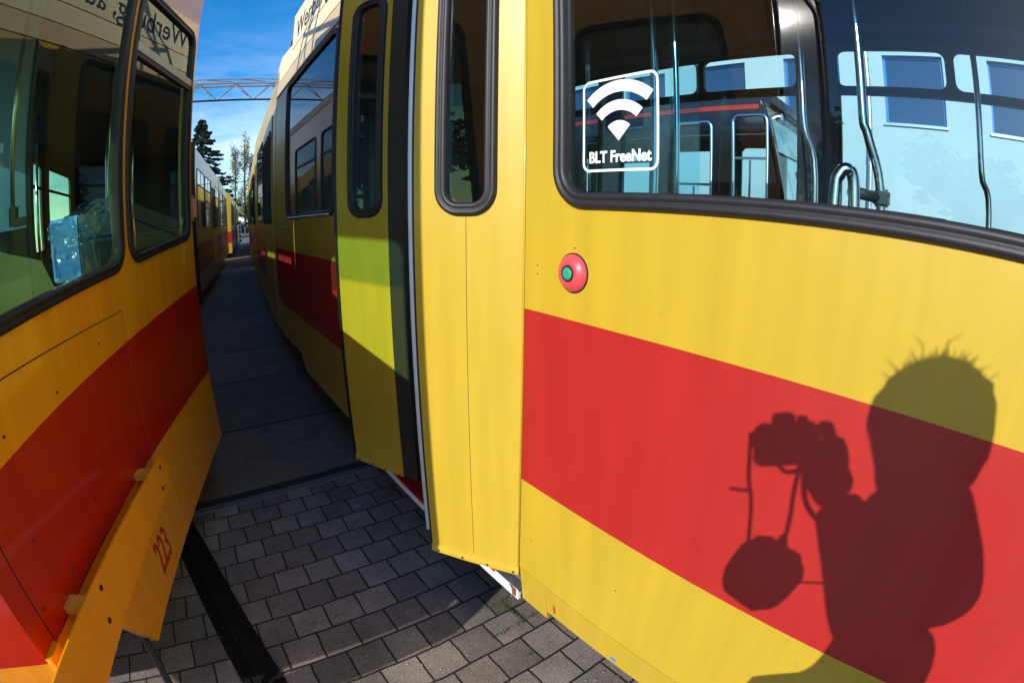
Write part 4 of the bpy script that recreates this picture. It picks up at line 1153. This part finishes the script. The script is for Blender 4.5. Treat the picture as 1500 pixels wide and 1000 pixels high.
gantry(95, -14, 26, Z(3.7), Z(4.9), 'farthest lattice gantry, low over the end of the alley', n=16, r=.09)
gantry(-14, -9.5, 12.5, Z(4.70), Z(5.30), 'lattice gantry behind the photographer, reflected in the windows', n=16)
def wire(pts, label, r=.012):
    return tag(tubeobj('overhead_wire', pts, r, mDark, None, 6), label, 'wire', 'overhead wires')
wire([(-1.2, -20, Z(4.4)), (-1.1, 18, Z(4.45)), (3.6, 50, Z(4.4)), (8.5, 95, Z(4.4))], 'overhead wire running above the left tram row')
wire([(1.92, -20, Z(4.4)), (1.95, 4, Z(4.45)), (3.4, 20, Z(4.45)), (6, 45, Z(4.4)), (12, 95, Z(4.4))], 'overhead wire running above the right tram row')
wire([(-8, 56, Z(4.7)), (4, 56, Z(4.85)), (18, 56, Z(5.3))], 'upper cross wire between the two gantries', .035)
wire([(-8, 57, Z(4.0)), (4, 57, Z(4.1)), (18, 57, Z(4.5))], 'lower cross wire between the two gantries', .02)
# striped marker post and grass bank at the far end
MP = thing('marker_post', 'black and white striped post at the far end of the alley', 'post', (3.75, 40.5, 0))
bm = bmesh.new(); tube(bm, [(3.75, 40.5, 0), (3.75, 40.5, 1.9)], .14, 12); mesh_obj('pole', bm, mWhiteP, MP)
bm = bmesh.new()
for k in range(5): tube(bm, [(3.75, 40.5, .2 + k * .36), (3.75, 40.5, .38 + k * .36)], .147, 12)
mesh_obj('stripe', bm, mBlk, MP)

# ================================================================== VEGETATION
def leaf_mat(name, c1, c2, trans=0.25):
    m = bpy.data.materials.new(name); m.use_nodes = True
    n = m.node_tree.nodes; l = m.node_tree.links.new; p = n['Principled BSDF']
    g = n.new('ShaderNodeNewGeometry'); r = n.new('ShaderNodeValToRGB')
    r.color_ramp.elements[0].color = (*c1, 1); r.color_ramp.elements[1].color = (*c2, 1)
    l(g.outputs['Random Per Island'], r.inputs[0]); l(r.outputs[0], p.inputs['Base Color'])
    p.inputs['Roughness'].default_value = .7
    return m
mSpr = leaf_mat('spruce_needles', (.010, .025, .012), (.03, .055, .025))
mPop = leaf_mat('poplar_leaves', (.22, .24, .10), (.46, .46, .24))
mBush = leaf_mat('bush_leaves', (.03, .06, .015), (.12, .13, .03))
mAut = leaf_mat('autumn_leaves', (.10, .12, .02), (.30, .22, .03))
mTrunk = mat('bark', (.06, .045, .035), .9, noise_amt=.3, noise_scale=8, bump=.4, bump_scale=12)
def card(bm, p, s, flat=False):
    a = random.uniform(0, 6.28); t = Vector((math.cos(a), math.sin(a), random.uniform(-.5, .5))).normalized()
    b = t.cross(Vector((random.gauss(0, 1), random.gauss(0, 1), random.gauss(0, 1))).normalized())
    if b.length < .05: b = Vector((0, 0, 1))
    b.normalize(); t = t * s; b = b * s * random.uniform(.4, .8)
    bm.faces.new([bm.verts.new(p - t), bm.verts.new(p - b * .7), bm.verts.new(p + t), bm.verts.new(p + b)])
def spruce(x, y, h, r, label, name='spruce_tree', n=15000):
    t = thing(name, label, 'tree', (x, y, 0), None)
    bm = bmesh.new(); tube(bm, [(x, y, -.1), (x, y, h * .5), (x, y, h * .97)], [h * .016, h * .01, .02], 8); mesh_obj('trunk', bm, mTrunk, t)
    bm = bmesh.new()
    tiers = 30
    for i in range(tiers):
        f = i / tiers; z = h * (.14 + .85 * f); R_ = r * (1 - f) ** .85 * random.uniform(.85, 1.1) + .05
        nb = max(5, int(11 * (1 - f) + 4))
        for k in range(nb):
            a = random.uniform(0, 6.28); L_ = R_ * random.uniform(.65, 1.15); nc = int(n / tiers / nb * (1.4 - f)) + 3
            for j in range(nc):
                s = random.random() ** .7; 
                p = Vector((x + math.cos(a) * L_ * s, y + math.sin(a) * L_ * s, z - L_ * (.42 * s - .22 * s * s) + random.gauss(0, .05) - random.random() * .14 * s * h / 14))
                p += Vector((-math.sin(a), math.cos(a), 0)) * random.gauss(0, .16) * (1 - s * .5)
                card(bm, p, random.uniform(.16, .34) * h / 14)
    mesh_obj('crown', bm, mSpr, t); return t
def poplar(x, y, h, r, label, n=1700):
    t = thing('poplar_tree', label, 'tree', (x, y, 0), None)
    bm = bmesh.new(); tube(bm, [(x, y, -.1), (x, y, h * .5), (x + .1, y, h * .93)], [h * .014, h * .008, .03], 8)
    tips = []
    for k in range(34):
        f = random.uniform(.12, .85); a = random.uniform(0, 6.28); L_ = h * random.uniform(.08, .16)
        q = Vector((x, y, h * f)); e = q + Vector((math.cos(a) * r * (1.1 - f * .6), math.sin(a) * r * (1.1 - f * .6), L_))
        tube(bm, [q, q.lerp(e, .5) + Vector((math.cos(a) * .15, math.sin(a) * .15, -.05)), e], [.045, .03, .012], 4); tips.append((q, e))
    mesh_obj('trunk', bm, mTrunk, t)
    bm = bmesh.new()
    for q, e in tips:
        for j in range(n // 34):
            s = random.uniform(.3, 1.2); p = q.lerp(e, s) + Vector((random.gauss(0, .22), random.gauss(0, .22), random.gauss(0, .3)))
            card(bm, p, random.uniform(.12, .22))
    for j in range(n // 10):
        card(bm, Vector((x + random.gauss(0, .15), y + random.gauss(0, .15), h * random.uniform(.85, 1.0))), .1)
    mesh_obj('crown', bm, mPop, t); return t
def bushy(x, y, h, r, label, m=None, n=2600, name='broadleaf_tree', s=.2):
    t = thing(name, label, 'tree' if 'tree' in name else 'bush', (x, y, 0), None)
    bm = bmesh.new(); tube(bm, [(x, y, -.1), (x, y, h * .45)], [h * .035, h * .02], 8)
    lumps = []
    for k in range(11):
        a = random.uniform(0, 6.28); q = random.random() ** .5 * r * .65; lz = h * random.uniform(.42, .82)
        c = Vector((x + math.cos(a) * q, y + math.sin(a) * q, lz)); lumps.append((c, r * random.uniform(.28, .48)))
        tube(bm, [(x, y, h * .35), (x + math.cos(a) * q * .4, y + math.sin(a) * q * .4, h * .5), c], [h * .014, h * .01, .02], 5)
    mesh_obj('trunk', bm, mTrunk, t)
    bm = bmesh.new()
    for c, q in lumps:
        for j in range(n // 11):
            d = Vector((random.gauss(0, 1), random.gauss(0, 1), random.gauss(0, .85))).normalized() * q * random.uniform(.55, 1.12)
            card(bm, c + d, random.uniform(.5, 1.2) * s)
    mesh_obj('crown', bm, m or mBush, t); return t
spruce(0.95, 62, 15.6, 6.4, 'tall dark spruce rising behind the left row of trams')
spruce(3.2, 88, 8.5, 1.6, 'small dark spruce to the right of the tall spruce', n=2500)
poplar(7.1, 82, 15.0, .9, 'left slender poplar in thin leaf beyond the trams')
poplar(8.9, 84, 17.6, 1.1, 'tallest poplar in thin leaf beyond the trams')
poplar(10.2, 83, 13.4, .8, 'right shorter poplar in thin leaf beyond the trams')
bushy(5.2, 103, 6.2, 2.6, 'dark broadleaf tree left of centre beyond the far gantry')
bushy(8.0, 100, 7.5, 3.0, 'dark green broadleaf tree at the end of the alley')
bushy(11.3, 101, 7.0, 2.8, 'yellowing broadleaf tree right of the alley end', m=mAut)
bushy(13.8, 104, 6.0, 2.4, 'green broadleaf tree half hidden by the right tram row')
sheet('grass_bank', [(-30, 76), (60, 76), (60, 130), (-30, 130)], 0.004, mat('bank_grass', (.10, .12, .05), .9, noise_amt=.4, noise_scale=1.5))
HG = bmesh.new()
for j in range(5200):
    card(HG, Vector((random.uniform(-6, 26), random.uniform(92, 95), abs(random.gauss(0, 1.1)))), random.uniform(.15, .35))
struct(mesh_obj('undergrowth', HG, leaf_mat('undergrowth_leaves', (.08, .07, .04), (.20, .17, .09))), 'stuff')
# trees west of the left track (seen through its cab and mirrored in the glass)
for i, (x, y, h) in enumerate(((-16, -1, 5.5), (-17, 5, 7.0), (-15.5, 10, 6.0), (-18, 17, 7.5), (-14, 24, 7.0))):
    bushy(x, y, h, 2.6, ['low', 'broad', 'rounded', 'tall', 'rearmost'][i] + ' leafy tree west of the left track, seen only through cab glass', n=1300, s=.32)

# ================================================================== PHOTOGRAPHER
def skinned(name, verts, edges, radii, m, parent, root=0, sub=2):
    me = bpy.data.meshes.new(name); me.from_pydata(verts, edges, []); me.update()
    o = bpy.data.objects.new(name, me); C.objects.link(o)
    md = o.modifiers.new('s', 'SKIN'); md.use_smooth_shade = True
    for i, r in enumerate(radii):
        me.skin_vertices[0].data[i].radius = r if isinstance(r, tuple) else (r, r)
    me.skin_vertices[0].data[root].use_root = True
    sb_ = o.modifiers.new('b', 'SUBSURF'); sb_.levels = sub; sb_.render_levels = sub
    bpy.context.view_layer.update()
    me2 = bpy.data.meshes.new_from_object(o.evaluated_get(bpy.context.evaluated_depsgraph_get()))
    bpy.data.objects.remove(o)
    bm = bmesh.new(); bm.from_mesh(me2)
    return bm
PE = thing('person', 'photographer in a dark jacket holding a camera, seen as a shadow on the right tram', 'person', (-.08, -.42, 0))
V_ = [(-.05, -.41, .95), (-.05, -.465, 1.11), (-.03, -.42, 1.30), (-.02, -.385, 1.42), (0, -.345, 1.50), (0, -.325, 1.58),
      (-.12, -.36, 1.40), (-.16, -.42, 1.22), (-.115, -.215, 1.530),
      (.05, -.43, 1.37), (.12, -.38, 1.20), (.035, -.180, 1.480),
      (-.13, -.36, .86), (-.16, -.40, .48), (-.19, -.42, .09), (-.12, -.33, .04),
      (.02, -.44, .86), (.03, -.50, .48), (.0, -.58, .09), (.08, -.49, .04),
      (-.02, -.30, .97), (-.02, -.20, .89)]
E_ = [(0, 1), (1, 2), (2, 3), (3, 4), (4, 5), (3, 6), (6, 7), (7, 8), (3, 9), (9, 10), (10, 11), (0, 12), (12, 13), (13, 14), (14, 15), (0, 16), (16, 17), (17, 18), (18, 19), (0, 20), (20, 21)]
Rd = [(.11, .11), (.140, .125), (.125, .12), (.135, .115), (.112, .10), (.108, .095), .06, .048, .036, .085, .055, .038, .09, .065, .05, .04, .09, .065, .05, .04, .07, .05]
bm = skinned('body', V_, E_, Rd, mCloth, PE)
# head: ovoid with face, merged into the body mesh
hc = Vector((0.0, -.312, 1.650)); fa = Vector((math.sin(R(36)), math.cos(R(36)), -.12)).normalized(); ra_ = fa.cross(Vector((0, 0, 1))).normalized(); ua = ra_.cross(fa)
r_ = bmesh.ops.create_uvsphere(bm, u_segments=32, v_segments=24, radius=1)
for v_ in r_['verts']:
    p = v_.co.copy(); x, y, z = p
    fx_, ff, fz = x * .082, y * .100, z * .122
    if z < 0: fx_ *= 1 - .18 * z * z; ff *= (1 - .08 * z * z)
    if y > .3:
        ff += .016 * math.exp(-((x / .16) ** 2 + ((z + .12) / .22) ** 2))      # nose
        ff += .006 * math.exp(-((x / .3) ** 2 + ((z + .5) / .1) ** 2))          # lips
        ff -= .008 * (math.exp(-(((x - .36) / .17) ** 2 + ((z - .06) / .13) ** 2)) + math.exp(-(((x + .36) / .17) ** 2 + ((z - .06) / .13) ** 2)))
    v_.co = hc + ra_ * fx_ + fa * ff + ua * fz
body_faces_head = set(v_.index for v_ in r_['verts'])
for s_ in (-1, 1):
    e = bmesh.ops.create_uvsphere(bm, u_segments=10, v_segments=8, radius=1)
    for v_ in e['verts']: v_.co = hc + ra_ * (s_ * .078 + v_.co.x * .010) + fa * (v_.co.y * .02 - .005) + ua * (v_.co.z * .032)
body = mesh_obj('body', bm, [mCloth, mSkin, mJean], PE, True)
for p in body.data.polygons:
    z = (p.center + PE.location).z
    if z > 1.555: p.material_index = 1
    elif z < .98: p.material_index = 2
# hair
bm = bmesh.new()
r_ = bmesh.ops.create_uvsphere(bm, u_segments=28, v_segments=18, radius=1)
for v_ in r_['verts']:
    x, y, z = v_.co
    n_ = 1 + .07 * noise.noise(v_.co * 5)
    low = -.05 if y > .1 else -.85
    zz = max(z, low + .2 * max(0, y))
    x = math.copysign(abs(x) ** .8, x); zz = math.copysign(abs(zz) ** .85, zz)
    v_.co = hc + ra_ * x * .106 * n_ + fa * (y * .112 * n_ - .012) + ua * (zz * .118 * n_ + .004)
for k in range(170):
    a = random.uniform(0, 6.28); e_ = random.uniform(.75, 1.5)
    d = (ra_ * math.cos(a) * math.cos(e_) * .104 + fa * (math.sin(a) * math.cos(e_) * .110 - .01) + ua * math.sin(e_) * .118)
    b = hc + d * .97; L_ = random.uniform(.010, .038) * (1.4 if random.random() < .12 else .8)
    t1 = b + d.normalized() * L_ * .6 + Vector((random.gauss(0, .006), random.gauss(0, .006), .002)); t2 = t1 + (d.normalized() * .6 + Vector((random.gauss(0, .22), random.gauss(0, .22), -.1))) * L_ * .6
    tube(bm, [b, t1, t2], [.0016, .0011, .0004], 4)
mesh_obj('hair', bm, mHair, PE, True)
# hands: palm + five fingers closing on the camera
def hand(base, dirv, side, tag_):
    bm = None
    d = Vector(dirv).normalized(); up = Vector((0, 0, 1)); sd_ = d.cross(up).normalized() * side; up2 = sd_.cross(d) * side
    vs = [tuple(Vector(base)), tuple(Vector(base) + d * .045), tuple(Vector(base) + d * .085)]; ed = [(0, 1), (1, 2)]; rd = [.028, (.040, .020), (.042, .018)]
    for k in range(4):
        off = up * (.030 - .020 * k); ln = (.034, .038, .036, .028)[k]
        a = Vector(base) + d * .092 + off; b = a + d * ln + sd_ * -.006; c = b + d * ln * .45 - sd_ * .022; e = c - sd_ * .022 - d * .006
        i0 = len(vs); vs += [tuple(a), tuple(b), tuple(c), tuple(e)]; ed += [(2, i0), (i0, i0 + 1), (i0 + 1, i0 + 2), (i0 + 2, i0 + 3)]; rd += [.010, .009, .0085, .007]
    a = Vector(base) + d * .035 + up * .035 - sd_ * .01; b = a + d * .035 + up * .012 - sd_ * .018; c = b + d * .028 - sd_ * .010
    i0 = len(vs); vs += [tuple(a), tuple(b), tuple(c)]; ed += [(1, i0), (i0, i0 + 1), (i0 + 1, i0 + 2)]; rd += [.013, .011, .009]
    return skinned('hand', vs, ed, rd, mSkin, PE)
mesh_obj('hand', hand((.033, -.185, 1.478), (-.045, .06, .13), 1, 0), mSkin, PE, True)
mesh_obj('hand', hand((-.115, -.225, 1.515), (.035, .085, .075), -1, 1), mSkin, PE, True)
# the camera in the hands, its strap and pouch
fwd = fw; rt = rr_; up_ = uu_
CA = thing('photo_camera', 'black compact camera with a short lens, raised in the photographer\'s hands', 'camera', (0, 0, H0))
def cbox(name, f, r, u, sf, sr, su, m, parent, bev=.006):
    bm = bmesh.new(); q = bmesh.ops.create_cube(bm, size=1)
    Mx = Matrix((rt, fwd, up_)).transposed().to_4x4(); Mx.translation = Vector((0, 0, H0)) + fwd * f + rt * r + up_ * u
    bmesh.ops.transform(bm, matrix=Mx @ Matrix.Diagonal((sr, sf, su, 1)), verts=q['verts'])
    bmesh.ops.bevel(bm, geom=bm.edges[:], offset=bev, segments=3, affect='EDGES')
    return mesh_obj(name, bm, m, parent)
cbox('body', -.082, .012, -.002, .038, .122, .078, mBlk, CA)
cbox('viewfinder', -.084, .005, .046, .030, .040, .022, mBlk, CA, .004)
o_ = Vector((0, 0, H0))
bm = bmesh.new(); tube(bm, [o_ - fwd * .070, o_ - fwd * .020, o_ - fwd * .018, o_ - fwd * .014], [.028, .029, .027, .024], 28); mesh_obj('lens', bm, mBlk, CA, False)
bm = bmesh.new(); tube(bm, [o_ - fwd * .085 + rt * .045 + up_ * .036, o_ - fwd * .085 + rt * .045 + up_ * .048], .010, 16); mesh_obj('dial', bm, mAluD, CA)
PO = crumple('camera_pouch', (-.05, -.108, 1.272), (.06, .092, .112), mCloth, 8.7, rz=.6, sub=3, amp=.10)
tag(PO, 'soft dark camera pouch hanging under the camera on its strap', 'pouch')
sw = [tubeobj('camera_strap', smooth_path(p, 6), r_s, mBlk, CA, 6) for p, r_s in (
    ([(-.05, -.000, 1.575), (-.05, -.006, 1.54), (-.05, -.018, 1.48), (-.05, -.039, 1.422), (-.05, -.064, 1.30)], .0045),
    ([(-.05, .018, 1.440), (-.05, -.005, 1.446), (-.05, -.024, 1.453)], .004),
    ([(-.03, -.108, 1.545), (-.04, -.116, 1.48), (-.045, -.126, 1.43), (-.05, -.131, 1.388), (-.05, -.131, 1.33)], .005),
    ([(-.02, -.112, 1.545), (-.02, -.126, 1.49), (-.02, -.142, 1.46), (-.02, -.165, 1.442), (-.02, -.190, 1.435)], .006),
    ([(-.04, -.069, 1.527), (-.04, -.088, 1.518), (-.04, -.115, 1.532)], .005),
    ([(-.05, -.185, 1.292), (-.04, -.23, 1.31), (-.03, -.285, 1.33)], .003))]
bm = bmesh.new(); tube(bm, [(-.05, -.128, 1.385), (-.05, -.134, 1.345), (-.05, -.140, 1.30)], [.010, .016, .022], 8); mesh_obj('pouch_neck', bm, mBlk, CA)
for o in list(bpy.data.objects):
    if o.type == 'MESH' and o.parent and o.name.split('.')[0] in ('window_bar', 'clamp', 'floor', 'underframe', 'bogie', 'wiper', 'stripe', 'bumper_strip', 'inner_lining', 'end_wall', 'counter', 'bracket', 'step_nosing', 'panel_seam'):
        islands(o)
